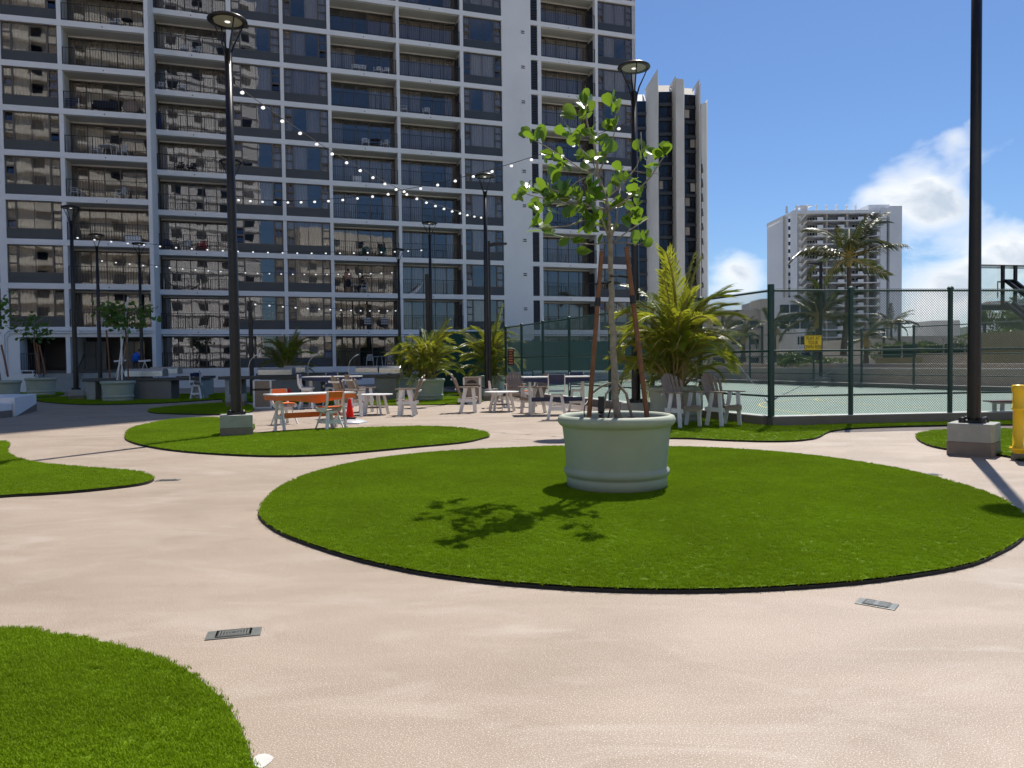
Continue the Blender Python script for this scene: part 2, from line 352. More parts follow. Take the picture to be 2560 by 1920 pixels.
def world_vary(mm, specs):
    nt = mm.node_tree; b = nt.nodes['Principled BSDF']; ge = nt.nodes.new('ShaderNodeNewGeometry'); inp = b.inputs['Base Color']
    for sc_, lo, hi, d0, d1 in specs:
        n = nt.nodes.new('ShaderNodeTexNoise'); n.inputs['Scale'].default_value = sc_; n.inputs['Detail'].default_value = 4; nt.links.new(ge.outputs['Position'], n.inputs['Vector'])
        mr = nt.nodes.new('ShaderNodeMapRange'); mr.inputs[1].default_value = d0; mr.inputs[2].default_value = d1; mr.inputs[3].default_value = lo; mr.inputs[4].default_value = hi; nt.links.new(n.outputs['Fac'], mr.inputs[0])
        hs = nt.nodes.new('ShaderNodeHueSaturation'); nt.links.new(mr.outputs[0], hs.inputs['Value'])
        if inp.is_linked: nt.links.new(inp.links[0].from_socket, hs.inputs['Color'])
        else: hs.inputs['Color'].default_value = inp.default_value
        nt.links.new(hs.outputs[0], inp)
world_vary(M['blade'], ((.45, .84, 1.12, .36, .64), (2.3, .90, 1.08, .35, .65), (1.1, 1.0, .72, .66, .76), (14, .88, 1.12, .3, .7)))
world_vary(M['turf'], ((.45, .86, 1.1, .36, .64),))
M['court'] = mat('court_acrylic_green', (.20, .285, .235), .75, noise=(.5, .06), bump=(120, .2), stain=(.4, (.25, .33, .28), .5))
M['line_white'] = mat('court_line_white', (.72, .74, .70), .7)
M['line_yellow'] = mat('court_line_yellow', (.72, .60, .14), .7)
M['city'] = mat('city_ground', (.30, .275, .235), .9, noise=(.01, .4), stain=(.02, (.05, .08, .04), .9))
M['hill'] = mat('hill_green', (.075, .10, .075), .95, noise=(.01, .4), stain=(.03, (.26, .26, .25), .5))
M['olive'] = mat('olive_wall_paint', (.26, .235, .13), .85, noise=(.8, .08))
M['red_blanket'] = mat('red_cloth', (.35, .03, .04), .85)

# ================================================================== large structure
ground = MB(); ground.box(-4000, 4000, -4000, 6000, -13, -12.5, skip=(0,))
tag(ground.build('ground', M['city']), kind='structure')
deck = MB(); deck.prism([(-75, -45), (60, -45), (60, 30), (40, 72), (-75, 62)], -.6, 0.0)
tag(deck.build('plaza_deck', M['pavement']), kind='structure')

def smooth(pts, n=7):
    out = []; k = len(pts)
    for i in range(k):
        p0, p1, p2, p3 = (pts[(i + j - 1) % k] for j in range(4))
        for t in range(n):
            t /= n; out.append(.5 * ((2*p1) + (p2-p0)*t + (2*p0-5*p1+4*p2-p3)*t*t + (3*p1-p0-3*p2+p3)*t*t*t))
    return out
tuft = MB(); rt = random.Random(3)
for i in range(17):
    a = rt.uniform(0, 6.28); rr = .028 * math.sqrt(rt.random()); x = rr*math.cos(a); y = rr*math.sin(a); h = rt.uniform(.012, .021); th = rt.uniform(0, 6.28)
    dx, dy = math.cos(th), math.sin(th); w = .0018; l = rt.uniform(.003, .013); lx, ly = -dy*l, dx*l
    tuft.add([(x-dx*w, y-dy*w, 0), (x+dx*w, y+dy*w, 0), (x+dx*w*.8+lx*.4, y+dy*w*.8+ly*.4, h*.65), (x-dx*w*.8+lx*.4, y-dy*w*.8+ly*.4, h*.65), (x+lx, y+ly, h)], [(0,1,2,3), (3,2,4)])
tuft_o = bpy.data.objects.new('grass_tuft', tuft.mesh('grass_tuft', M['blade']))
def turf_nodes(density, scale):
    g = bpy.data.node_groups.new('turf_tufts', 'GeometryNodeTree')
    g.interface.new_socket('Geometry', in_out='INPUT', socket_type='NodeSocketGeometry'); g.interface.new_socket('Geometry', in_out='OUTPUT', socket_type='NodeSocketGeometry')
    N = g.nodes; L = g.links; gi = N.new('NodeGroupInput'); go = N.new('NodeGroupOutput')
    dp = N.new('GeometryNodeDistributePointsOnFaces'); dp.inputs['Density'].default_value = density; L.new(gi.outputs[0], dp.inputs['Mesh'])
    oi = N.new('GeometryNodeObjectInfo'); oi.inputs['Object'].default_value = tuft_o
    ip = N.new('GeometryNodeInstanceOnPoints'); L.new(dp.outputs['Points'], ip.inputs['Points']); L.new(oi.outputs['Geometry'], ip.inputs['Instance'])
    rv = N.new('FunctionNodeRandomValue'); rv.data_type = 'FLOAT_VECTOR'; rv.inputs[0].default_value = (-.25, -.25, 0); rv.inputs[1].default_value = (.25, .25, 6.28); L.new(rv.outputs[0], ip.inputs['Rotation'])
    rs = N.new('FunctionNodeRandomValue'); rs.data_type = 'FLOAT'; rs.inputs[2].default_value = .85 * scale; rs.inputs[3].default_value = 1.15 * scale; L.new(rs.outputs[1], ip.inputs['Scale'])
    jn = N.new('GeometryNodeJoinGeometry'); L.new(gi.outputs[0], jn.inputs[0]); L.new(ip.outputs[0], jn.inputs[0]); L.new(jn.outputs[0], go.inputs[0]); return g
def turf(px, label, density, scale=1.0, extra=None, world=None):
    pts = world if world else [gp(*p) for p in px]
    if extra: pts = pts + [Vector((x, y, 0)) for x, y in extra]
    poly = smooth(pts); n = len(poly)
    # orientation
    ar = sum(poly[i].x*poly[(i+1)%n].y - poly[(i+1)%n].x*poly[i].y for i in range(n))
    if ar < 0: poly.reverse()
    ring = []
    for i, p in enumerate(poly):
        t = (poly[(i+1)%n] - poly[i-1]).normalized(); nrm = Vector((t.y, -t.x, 0)); ring.append(p + nrm * .007)
    e = MB(); e.prism([(p.x, p.y) for p in ring], 0.002, .024); tag(e.build('turf_edging', M['rubber']), kind='structure')
    t_ = MB(); t_.add([(p.x, p.y, .036) for p in poly], [tuple(range(n))])
    o = t_.build('artificial_turf', M['turf']); tag(o, label, kind='stuff')
    if density:
        md = o.modifiers.new('tufts', 'NODES'); md.node_group = turf_nodes(density, scale)
    return o
K = 1.15732
def dsp(l): return [(x*K, y*K) for x, y in l]
turf(dsp([(560,1115),(575,1085),(610,1055),(680,1025),(800,997),(950,980),(1100,972),(1220,968),(1450,969),(1600,975),(1750,988),(1900,1010),(2000,1031),(2100,1060),(2160,1083),(2205,1113),(2222,1140),(2205,1170),(2160,1198),(2080,1229),(1900,1258),(1700,1275),(1500,1282),(1300,1279),(1100,1266),(950,1249),(850,1231),(750,1207),(650,1174),(590,1146)]),
     'big oval patch of green artificial turf under the nearest planter', 1900, .95)
turf([(313,1094),(332,1072),(411,1054),(474,1048),(554,1047.5),(633,1064),(633,1086),(729,1080),(833,1075),(1000,1070),(1058,1069),(1139,1072),(1204,1081),(1223,1092),(1204,1099),(1157,1109),(1041,1120),(926,1131),(810,1140),(694,1143.5),(579,1140),(463,1132),(382,1121),(330,1108)],
     'turf patch under the tall lamp post at left', 600, 1.15)
turf([(370,1029),(385,1023),(440,1017),(520,1011),(580,1009),(625,1015),(630,1030),(580,1037),(520,1037.5),(430,1036),(385,1034)], 'small turf sliver behind the left lamp post, half in building shade', 200, 1.6)
turf(dsp([(0,957),(14,958),(21,963),(15,975),(30,990),(90,1005),(200,1015),(290,1022),(325,1032),(330,1040),(300,1050),(200,1062),(100,1070),(0,1076)]), 'turf tongue entering from the left edge', 900, 1.05, extra=[(-6.6, 8.4), (-8.2, 9.5), (-10.5, 12), (-10.5, 13.8)])
turf(dsp([(0,1370),(100,1380),(200,1395),(300,1420),(380,1450),(430,1482),(480,1527),(510,1572),(530,1620),(541,1665),(540,1750)]), 'turf patch in the near left corner', 3400, .85, extra=[(-1.6, 1.5), (-3.5, 1.2), (-5.2, 2.4), (-4.6, 4.2)])
turf([(1610,1096),(1670,1098),(1731,1099),(1804,1103),(1902,1106),(1975,1105.5),(2024,1101),(2048,1095),(2068,1084),(2097,1077.6),(2164,1072),(2360,1066),(2560,1064),(2640,1060),(2600,1049),(2360,1057),(2123,1063.5),(1926,1068),(1800,1050),(1700,1035),(1610,1040)], 'turf strip along the court kerb under the taupe chairs', 300, 1.35)
turf([(2290,1094),(2300,1086),(2340,1080),(2420,1077),(2560,1077),(2700,1085),(2760,1120),(2700,1155),(2560,1154),(2506,1142),(2361,1125),(2308,1110)], 'turf patch behind the right lamp post and yellow pipe', 420, 1.2)
turf([(93,1003),(105,998),(165,993),(300,989),(450,987),(600,984),(640,988),(638,995),(560,999),(400,1009),(240,1013),(152,1010)], 'shaded turf band under the planter and grill counter', 120, 1.9)
turf([(560,1005),(690,1007),(800,1012),(950,1014),(1100,1013),(1180,1009),(1215,1000),(1160,993),(1000,992),(800,992),(600,996)], 'turf band under the palm planters', 130, 1.9)
turf([(1010,988),(1100,989),(1210,988),(1215,983),(1100,982),(1010,984)], 'thin far strip of turf between the palm planters', 90, 2)
turf([(-40,1012),(30,1010),(70,1002),(90,996),(140,991),(160,985),(140,980),(100,978),(45,980),(-40,985)], 'shaded turf patch under the far left planters', 80, 2.2)

for l_ in ([(1290, 1098), (1370, 1101), (1425, 1107)], [(633, 1075), (760, 1068), (880, 1064)], [(1030, 1068), (1110, 1061), (1200, 1059), (1320, 1050)], [(380, 1046), (450, 1051), (540, 1048)]):
    q_ = MB(); P_ = [gp(*p) for p in l_]
    for a_, b_ in zip(P_, P_[1:]): q_.bar(a_ + Vector((0, 0, .0005)), b_ + Vector((0, 0, .0005)), .006, .002)
    tag(q_.build('paving_crack', M['base_brown']), kind='structure')
# small drains set flush in the paving
def drain(px, py, rz, L_, W_, label, style=0):
    p = gp(px, py); t = thing('floor_drain', label, 'drain', (p.x, p.y, 0), rz, 'drains set in the paving')
    fr = MB(); h = .006
    fr.box(-L_/2, L_/2, -W_/2, W_/2, 0.001, h); fr.build('frame', M['drain'], t, bevel=.002)
    gl = L_*.62; gr = MB(); gr.box(-gl/2, gl/2, -W_*.36, W_*.36, h, h+.001); gr.build('pit', M['black'], t)
    g2 = MB(); z0, z1 = h+.0012, h+.005
    if style == 0:
        for s_ in (-1, 1):
            for i in range(6):
                x = s_*(gl/2 - i*gl/12); hh = W_*.36*(1-i/6.5)
                g2.box(x-.0045, x+.0045, -hh, hh, z0, z1)
        for i in range(5):
            y = W_*.34 - i*W_*.065; hh = gl/2*(1-i/5.5)
            for s_ in (-1, 1): g2.box(-hh, hh, s_*y-.0035, s_*y+.0035, z0, z1)
    else:
        for i in range(9):
            y = -W_*.34 + i*W_*.085; g2.box(-gl/2, gl/2, y-.004, y+.004, z0, z1)
        g2.box(-.012, .012, -W_*.36, W_*.36, z0, z1+.001)
    for s_ in (-1, 1): g2.box(-gl/2, gl/2, s_*W_*.37-.005, s_*W_*.37+.005, z0, z1); g2.box(s_*gl/2-.005, s_*gl/2+.005, -W_*.37, W_*.37, z0, z1)
    g2.build('grate', M['drain'], t); return t
drain(585, 1585, R(14), .30, .135, 'long metal floor drain with bow-tie slots, near left')
drain(2192, 1511, R(-38), .23, .13, 'square metal floor drain with slot rows, near right corner', 1)
drain(420, 1201, R(8), .30, .14, 'metal floor drain beyond the left turf tongue')
drain(2322, 1187, R(8), .30, .14, 'small metal floor drain beside the right end of the big turf', 1)

p = gp(650, 1905); q_ = MB(); q_.add([(p.x+.045*math.cos(i*.5236)*(1+.15*math.sin(i*2.1)), p.y+.06*math.sin(i*.5236), .0025) for i in range(12)], [tuple(range(12))]); tag(q_.build('spill_stain', M['curb_top']), kind='structure')
# ------------------------------------------------------------------ apartment slab block
BS = thing('apartment_building', 'long white apartment block with dark windows and railed balconies', 'building')
class Wing:
    def __init__(s, y0, sl):
        s.a = math.atan(sl); s.o = Vector((0, y0, 0)); s.u = Vector((math.cos(s.a), math.sin(s.a), 0)); s.n = Vector((-math.sin(s.a), math.cos(s.a), 0))
    def p(s, x, y=0, z=0): return s.o + s.u*x + s.n*y + Vector((0, 0, z))
    def M(s): return Matrix.Translation(s.o) @ Matrix.Rotation(s.a, 4, 'Z')
WR = Wing(58.237, .33397); WL = Wing(53.601, .27461)
FH, Z0, ST = 2.65, 3.974, .34
def zt(k): return Z0 + FH * k
TOP_K = 33; ZTOP = zt(TOP_K)
def bpart(name, mb, mt, wing, parent=None, **kw):
    me_o = mb.build(name, mt, parent or BS, **kw); me_o.matrix_local = wing.M(); return me_o
COLS_R = [(-20.2, -19.89), (-16.74, -16.5), (-13.52, -13.29), (-8.6, -8.37), (-3.8, -3.54), (2.4, 2.7), (7.29, 7.53), (10.62, 10.88)]
COLS_L = [(-31.7, -31.3), (-28.3, -28.06), (-36.9, -36.6), (-41.5, -41.2), (-46.5, -46.1), (-52, -51.6), (-58, -57.6)]
for W_, cols in ((WR, COLS_R), (WL, COLS_L)):
    for a, b in cols:
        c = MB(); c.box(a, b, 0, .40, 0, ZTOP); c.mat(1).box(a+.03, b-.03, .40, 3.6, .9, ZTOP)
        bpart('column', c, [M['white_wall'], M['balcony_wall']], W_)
c = MB(); c.box(-.53, 1.83, -.03, 3.6, 0, ZTOP); bpart('shaft_wall', c, M['white_wall'], WR)
c = MB(); a, b = WL.p(-23.23), WR.p(-24.7); a2, b2 = WL.p(-23.46, -.0), WR.p(-25.0, 0)
c.prism([(a.x, a.y), (b.x, b.y), (b2.x + .02, b2.y), (a2.x, a2.y)], 0, ZTOP); c.build('stagger_wall', M['white_wall'], BS)
c = MB(); c.box(-24.98, -24.72, .02, 3.6, 1, ZTOP); bpart('stagger_partition', c, M['balcony_wall'], WR)
# floor slabs
for k in range(-1, 11):
    z = zt(k); c = MB()
    for a, b in ((-24.72, -.53), (1.83, 10.88)):
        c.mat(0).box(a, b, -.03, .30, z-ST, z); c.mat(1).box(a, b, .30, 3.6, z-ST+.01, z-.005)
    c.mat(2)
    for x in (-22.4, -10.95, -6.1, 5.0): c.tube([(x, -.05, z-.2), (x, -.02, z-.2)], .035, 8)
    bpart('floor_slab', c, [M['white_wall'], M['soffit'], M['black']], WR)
for k in range(0, 8):
    z = zt(k); c = MB(); th = ST if k else .62
    c.mat(0).box(-31.3, -23.46, -.03, .30, z-th, z); c.mat(1).box(-31.3, -23.46, .30, 3.6 if k else .5, z-th+.01, z-.005); c.mat(0).box(-58, -31.7, -.03, .30, z-th, z)
    c.mat(2).tube([(-25.8, -.05, z-.2), (-25.8, -.02, z-.2)], .035, 8)
    bpart('floor_slab', c, [M['white_wall'], M['soffit'], M['black']], WL)
# interior core and masses above the frame
c = MB(); c.box(-24.7, 10.6, 3.6, 15, 0, ZTOP); bpart('rear_block', c, M['core'], WR)
c = MB(); c.box(-58, -23.5, 3.6, 17, zt(0)-.6, ZTOP); c.box(-58, -31.2, .5, 3.6, 0, zt(8)); bpart('rear_block', c, M['core'], WL)
c = MB(); c.box(10.6, 10.86, .0, 15, 0, ZTOP); bpart('end_wall', c, M['white_wall'], WR)
c = MB(); c.box(-58, 11, -.1, 15.2, ZTOP, ZTOP+1.1); bpart('roof', c, M['white_wall'], WR)
up = MB()
for k in range(11, TOP_K):
    z = zt(k); up.mat(0).box(-24.7, 10.88, -.03, .5, z-ST, z); up.mat(1).box(-24.7, 10.6, .5, 3.6, z, z+FH-ST)
for k in range(8, TOP_K):
    z = zt(k); up.mat(0)
    up.v += [tuple(WR.M().inverted() @ WL.M() @ Vector(p)) for p in ((-58,-.03,z-ST), (-23.46,-.03,z-ST), (-23.46,.5,z-ST), (-58,.5,z-ST), (-58,-.03,z), (-23.46,-.03,z), (-23.46,.5,z), (-58,.5,z))]
    o_ = len(up.v) - 8; fs = [(0,3,2,1),(4,5,6,7),(0,1,5,4),(1,2,6,5),(2,3,7,6),(3,0,4,7)]; up.f += [tuple(i+o_ for i in f) for f in fs]; up.mi += [0]*6
o = bpart('upper_storeys', up, [M['white_wall'], M['far_glass']], WR); tag(o, kind='stuff')
up = MB(); up.box(-58, -23.5, .5, 3.6, zt(8), ZTOP); tag(bpart('upper_storeys', up, M['far_glass'], WL), kind='stuff')
# base walls
c = MB(); c.box(-24.7, -.53, .0, .3, 0, zt(-1)-ST); c.box(1.83, 10.88, 0, .3, 0, zt(-1)-ST); bpart('base_wall', c, M['white_wall'], WR)
c = MB(); c.box(-58, -31.3, -.1, .3, 0, zt(0)-.62); c.box(-31.3, -30.75, -.1, 1.2, 0, zt(0)-.62); bpart('entrance_pier', c, M['white_wall'], WL)

# --- shared window and balcony meshes (3.0 m and 4.6 m bays)
WH = FH - ST
def boxm(name, mt, *bx):
    b = MB()
    for q in bx: b.box(*q)
    return b.mesh(name, mt)
fb = MB(); y0, y1 = .10, .17; sp = .60
fb.box(0, 3, y0, y1, sp, sp+.06); fb.box(0, 3, y0, y1, WH-.07, WH); fb.box(0, .07, y0, y1, sp, WH); fb.box(2.93, 3, y0, y1, sp, WH)
for x in (.52, 2.43): fb.box(x-.05, x+.05, y0, y1, sp, WH)
fb.box(1.46, 1.50, y0+.015, y1, sp, WH)
for i in (1, 2):
    zz = sp + .06 + i*(WH-.13-sp)/3
    fb.box(.07, .47, y0+.01, y1, zz-.05, zz+.05); fb.box(2.48, 2.93, y0+.01, y1, zz-.05, zz+.05)
ME_FRAME = fb.mesh('window_frame', M['alu'])
ME_SPAN = boxm('spandrel_panel', M['spandrel'], (0, 3, .06, .16, 0, sp))
ME_PANE = boxm('window_pane', M['glass'], (0, .93, 0, .008, 0, WH-.13-sp))
ME_VENT = boxm('vent_pane', M['glass'], (0, .40, 0, .008, 0, (WH-.13-sp)/3-.10))
def wavy(w, h, n, amp):
    b = MB(); vs = []
    for i in range(n+1):
        x = w*i/n; y = amp*math.sin(i*math.pi*.5) + amp*.3*math.sin(i*1.3); vs += [(x, y, 0), (x, y, h)]
    b.add(vs, [(2*i, 2*i+2, 2*i+3, 2*i+1) for i in range(n)]); return b
CH = WH-.10-sp
ME_CUR = {w: wavy(w, CH, int(w*22), .035).mesh('curtain', M['curtain']) for w in (.45, .95, 1.4, 1.9)}
DH = 2.21
ME_DCUR = {w: wavy(w, DH-.1, int(w*22), .04).mesh('curtain', M['curtain']) for w in (.9, 1.8, 2.7, 4.5)}
ME_DOOR = boxm('sliding_door_frame', M['alu'], *([(x-.03, x+.03, 1.42, 1.50, 0, DH) for x in (.03, .93, 1.84, 2.76, 3.67, 4.57)] + [(0, 4.6, 1.42, 1.50, 0, .06), (0, 4.6, 1.42, 1.50, DH-.06, DH)]))
ME_HEAD = boxm('door_header', M['balcony_wall'], (0, 4.6, 1.40, 1.55, DH, WH))
ME_DPANE = boxm('glass_panel', M['glass'], (0, .86, 0, .008, 0, DH-.12))
rb = MB(); rb.bar((0, .05, 1.06), (4.6, .05, 1.06), .045, .03); rb.bar((0, .05, .10), (4.6, .05, .10), .03, .025)
for i in range(31):
    x = .05 + i*.15; rb.box(x-.008, x+.008, .04, .06, .10, 1.05)
for x in (.02, 1.53, 3.07, 4.58): rb.box(x-.018, x+.018, .03, .07, 0, 1.08)
ME_RAIL = rb.mesh('balcony_railing', M['rail'])
ME_SIDE = boxm('side_louvre', M['louvre'], (4.54, 4.585, .45, 1.30, .1, WH-.35))
rnd = random.Random(11)
def loc_on(W, x, y, z): return W.p(x, y, z)
def window(W, a, b, k):
    z = zt(k); s_ = (b-a)/3.0
    w = inst('window', ME_FRAME, BS, W.p(a, 0, z), (0, 0, W.a), (s_, 1, 1))
    inst('spandrel', ME_SPAN, w)
    inst('pane', ME_PANE, w, (.555, .14, sp+.06), (0,0,0), (.975, 1, 1)); inst('pane', ME_PANE, w, (1.49, .13, sp+.06), (0,0,0), (.975, 1, 1))
    hh = (WH-.13-sp)/3
    for i in range(3):
        for x in (.07, 2.505): inst('vent_pane', ME_VENT, w, (x+.01, .135, sp+.06+hh*i+.05), (rnd.choice((0, 0, 0, -.25)), 0, 0))
    r = rnd.random(); c = []
    if r < .45: c = [(.57, 1.9)]
    elif r < .68: c = [(.57, .95)]
    elif r < .86: c = [(1.5, .95)]
    for x, w_ in c: inst('curtain', ME_CUR[w_], w, (x, .30, sp+.05))
    for x in (.06, 2.49):
        if rnd.random() < .85: inst('curtain', ME_CUR[.45], w, (x, .30, sp+.05))
    return w
def balcony(W, a, b, k, side=False, rail=True):
    z = zt(k); s_ = (b-a)/4.6
    w = inst('sliding_door', ME_DOOR, BS, W.p(a, 0, z), (0, 0, W.a), (s_, 1, 1))
    inst('header', ME_HEAD, w)
    for i in range(5): inst('glass_panel', ME_DPANE, w, (.055+i*.912, 1.45+.02*(i % 2), .06))
    r = rnd.random()
    c = [(.05, 4.5)] if r < .45 else [(.05, 1.8)] if r < .55 else [(.05, 1.8), (3.7, .9)] if r < .75 else [(2.75, 1.8)] if r < .88 else [(.05, .9)]
    for x, w_ in c: inst('curtain', ME_DCUR[w_], w, (x, 1.68, .03))
    if side: inst('side_louvre', ME_SIDE, w)
    if rail: inst('balcony_railing', ME_RAIL, BS, W.p(a, 0, z), (0, 0, W.a), (s_, 1, 1))
for k in range(-1, 11):
    balcony(WR, -24.7, -20.2, k)
    for a, b in ((-19.89, -16.74), (-16.5, -13.52), (-3.54, -.53), (7.53, 10.62)): window(WR, a, b, k)
    balcony(WR, -13.29, -8.6, k); balcony(WR, -8.37, -3.8, k, True); balcony(WR, 2.7, 7.29, k, True)
    lv = MB(); n_ = 11
    for i in range(n_): lv.box(1.83, 2.4, .06, .14, zt(k)+.05+i*(WH-.1)/n_, zt(k)+.05+(i+.62)*(WH-.1)/n_)
    lv.box(1.83, 2.4, .15, .2, zt(k), zt(k)+WH); bpart('louvre', lv, M['louvre'], WR)
    vb = MB(); vb.mat(0).box(.98, 1.36, -.07, -.03, zt(k)+1.45, zt(k)+1.8); vb.mat(1).box(1.03, 1.31, -.075, -.06, zt(k)+1.52, zt(k)+1.60); vb.box(1.03, 1.31, -.075, -.06, zt(k)+1.66, zt(k)+1.74)
    bpart('wall_vent', vb, [M['white_wall'], M['black']], WR)
for k in range(0, 8):
    window(WL, -31.3, -28.3, k); balcony(WL, -28.06, -23.46, k)
# conduit pipes along the first ledge, and downpipe on the left pier
pp = MB()
for dz in (.08, .20): pp.tube([(-24.6, -.08, zt(0)-ST-dz+.1), (10.4, -.08, zt(0)-ST-dz+.1)], .04, 6)
for x in range(-23, 11, 3): pp.box(x, x+.12, -.14, -.03, zt(0)-ST-.13, zt(0)-ST+.06)
tag(bpart('conduit_pipe', pp, M['white_wall'], WR))
pp = MB()
for i, dz in enumerate((.22, .36)): pp.tube([(-31.55+.12*i, -.16, .2), (-31.55+.12*i, -.16, zt(0)-dz-.25), (-31.3+.1*i, -.16, zt(0)-dz), (-23.4, -.16, zt(0)-dz)], .045, 6)
for x in (-29.5, -27.6, -25.5, -24): pp.box(x, x+.12, -.22, -.03, zt(0)-.42, zt(0)-.16)
bpart('conduit_pipe', pp, M['white_wall'], WL)
# entrance recess
e = MB(); e.box(-30.75, -23.5, 4.2, 4.4, 0, 3.4); e.box(-30.9, -30.75, 1.2, 4.3, 0, 3.4); e.box(-30.75, -23.5, .3, 4.2, 1.18, 1.324); e.box(-30.75, -23.5, .25, .35, 0, 1.18)
bpart('entrance_wall', e, M['spandrel'], WL)
for i, x in enumerate((-28.0, -25.7)):
    d_ = MB(); d_.box(x, x+.62, 2.9, 2.96, 1.33, 3.15); d_.box(x+.66, x+1.25, 2.9, 2.96, 1.33, 3.15); d_.mat(1).box(x+.55, x+.58, 2.85, 2.9, 2.1, 2.3)
    bpart('entrance_door', d_, [M['counter_panel'], M['black']], WL)
for x in (-24.55, -23.75):
    l_ = MB(); l_.box(x, x+.07, 2.6, 2.7, 2.6, 2.95); bpart('wall_lamp', l_, M['warm_lamp'], WL)
st = MB()
for i in range(6): st.box(-29.4, -25.5, -.1-.3*(i+1), -.1-.3*i, 0, 1.324-.19*(i+1))
bpart('entrance_step', st, M['base_grey'], WL)
rl = MB()
for x in (-29.45, -27.3):
    rl.bar((x, 0, 2.3), (x, -2.0, 1.0), .04, .04)
    for i in range(9): rl.box(x-.01, x+.01, -.22*i-.02, -.22*i, 1.3-.143*i-.15, 2.3-.143*i)
rl.bar((-30.7, -.1, 2.35), (-29.45, -.1, 2.35), .04, .04)
for i in range(10): rl.box(-30.7+i*.14, -30.68+i*.14, -.11, -.09, 1.1, 2.35)
bpart('stair_railing', rl, M['black'], WL)
rw = MB(); rw.box(-33, -29.7, -1.2, -1.0, 0, 1.15); rw.box(-29.7, -29.5, -1.2, -.2, 0, 1.15); bpart('ramp_wall', rw, M['white_wall'], WL)
rr_ = MB(); rr_.bar((-33, -1.1, 1.32), (-29.7, -1.1, 1.32), .05, .05)
for i in range(6): rr_.bar((-32.8+i*.6, -1.1, 1.15), (-32.8+i*.6, -1.1, 1.32), .03, .03)
bpart('ramp_rail', rr_, M['white_wall'], WL)

# ------------------------------------------------------------------ buildings behind the camera that the windows mirror
def reflected(x0, x1, y1, h, mt, label, seed):
    b = thing('residential_tower', label, 'building', ((x0+x1)/2, y1, 0)); w = (x1-x0)/2; r = random.Random(seed)
    q = MB(); q.box(-w, w, -14, 0, -12, h); q.build('wall', mt, b)
    g = MB(); n = int(2*w/4.5); 
    for k in range(int(h/2.9)):
        for i in range(n):
            x = -w + (i+.5)*2*w/n
            if r.random() < .82: g.box(x-.9, x+.9, .0, .06, k*2.9+.9, k*2.9+2.3)
    g.build('window', M['far_glass'], b)
    s = MB()
    for k in range(0, int(h/2.9)): s.box(-w-.1, w+.1, .02, .7 if (seed % 2) else .25, k*2.9-.15, k*2.9+.1)
    tag(s.build('balcony_slab', mt, b), kind='stuff')
reflected(-38, -12, -40, 88, M['beige_tower'], 'beige tower across the plaza mirrored in the dark windows', 1)
reflected(-6, 18, -52, 76, M['grey_white'], 'pale tower mirrored in the middle window columns', 2)
reflected(24, 46, -46, 30, M['beige_tower'], 'low beige block mirrored in the lower right windows', 3)

# ------------------------------------------------------------------ ridged tower behind
RT = thing('ridged_tower', 'tall beige tower with folded concrete fins beside the apartment block', 'building')
DT = 141.0
def tp(px, py=895, Y=DT): return at(px, py, Y)
ztop = at(1640, 198, DT).z
def seg(px0, px1, y0off, y1off, zz0, zz1, peak=0):
    """one vertical facet between two picture columns, each end at its own depth"""
    a = ray(px0, 895); b = ray(px1, 895); Y0 = DT + y0off; Y1 = DT + y1off
    return Vector((a.x/a.y*Y0, Y0, 0)), Vector((b.x/b.y*Y1, Y1, 0))
facets = [(1588, 1590.5, 6, 3, 'glass'), (1590, 1618.5, 3, 3, 'glass'), (1618.5, 1648.5, 3, -2.5, 'fin'), (1648.5, 1650, -2.5, 1.5, 'fin'), (1650, 1683, 1.5, 1.5, 'glass'), (1683, 1693, 1.5, -2, 'fin'), (1693, 1712.5, -2, -2, 'fin'),
          (1712.5, 1714, -2, 2.2, 'fin'), (1714, 1741, 2.2, 2.6, 'glass'), (1741, 1751, 2.6, 0, 'fin'), (1751, 1754, 0, 0, 'fin'), (1754, 1755.5, 0, 5, 'glass'), (1755.5, 1768.5, 5, 6, 'fin'), (1768.5, 1771.5, 6, 9, 'fin')]
fin = MB(); ncol = 0
tops = {1618.5: 190, 1648.5: 190}
for i, (p0, p1, o0, o1, kd) in enumerate(facets):
    a, b = seg(p0, p1, o0, o1, 0, 0)
    if kd == 'fin':
        h0 = at((p0+p1)/2, {2: 205, 3: 190, 5: 205, 6: 206, 7: 207, 9: 206, 10: 212, 12: 236, 13: 232}.get(i, 205), DT).z
        hb = at(p1, {2: 184, 5: 198, 6: 208, 9: 197, 12: 228}.get(i, 205), DT).z
        fin.add([(a.x, a.y, -12), (b.x, b.y, -12), (b.x, b.y, hb), (a.x, a.y, h0), (a.x, a.y+5, h0), (b.x, b.y+5, hb)], [(0,1,2,3), (3,2,5,4)])
fin.build('fin', M['beige_tower'], RT)
c0, c1 = seg(1590, 1768, 6, 6, 0, 0)
q = MB(); q.box(c0.x+.5, c1.x, DT+6.5, DT+30, -12, ztop-2.5); q.build('core', M['beige_tower'], RT)
FT = 2.75
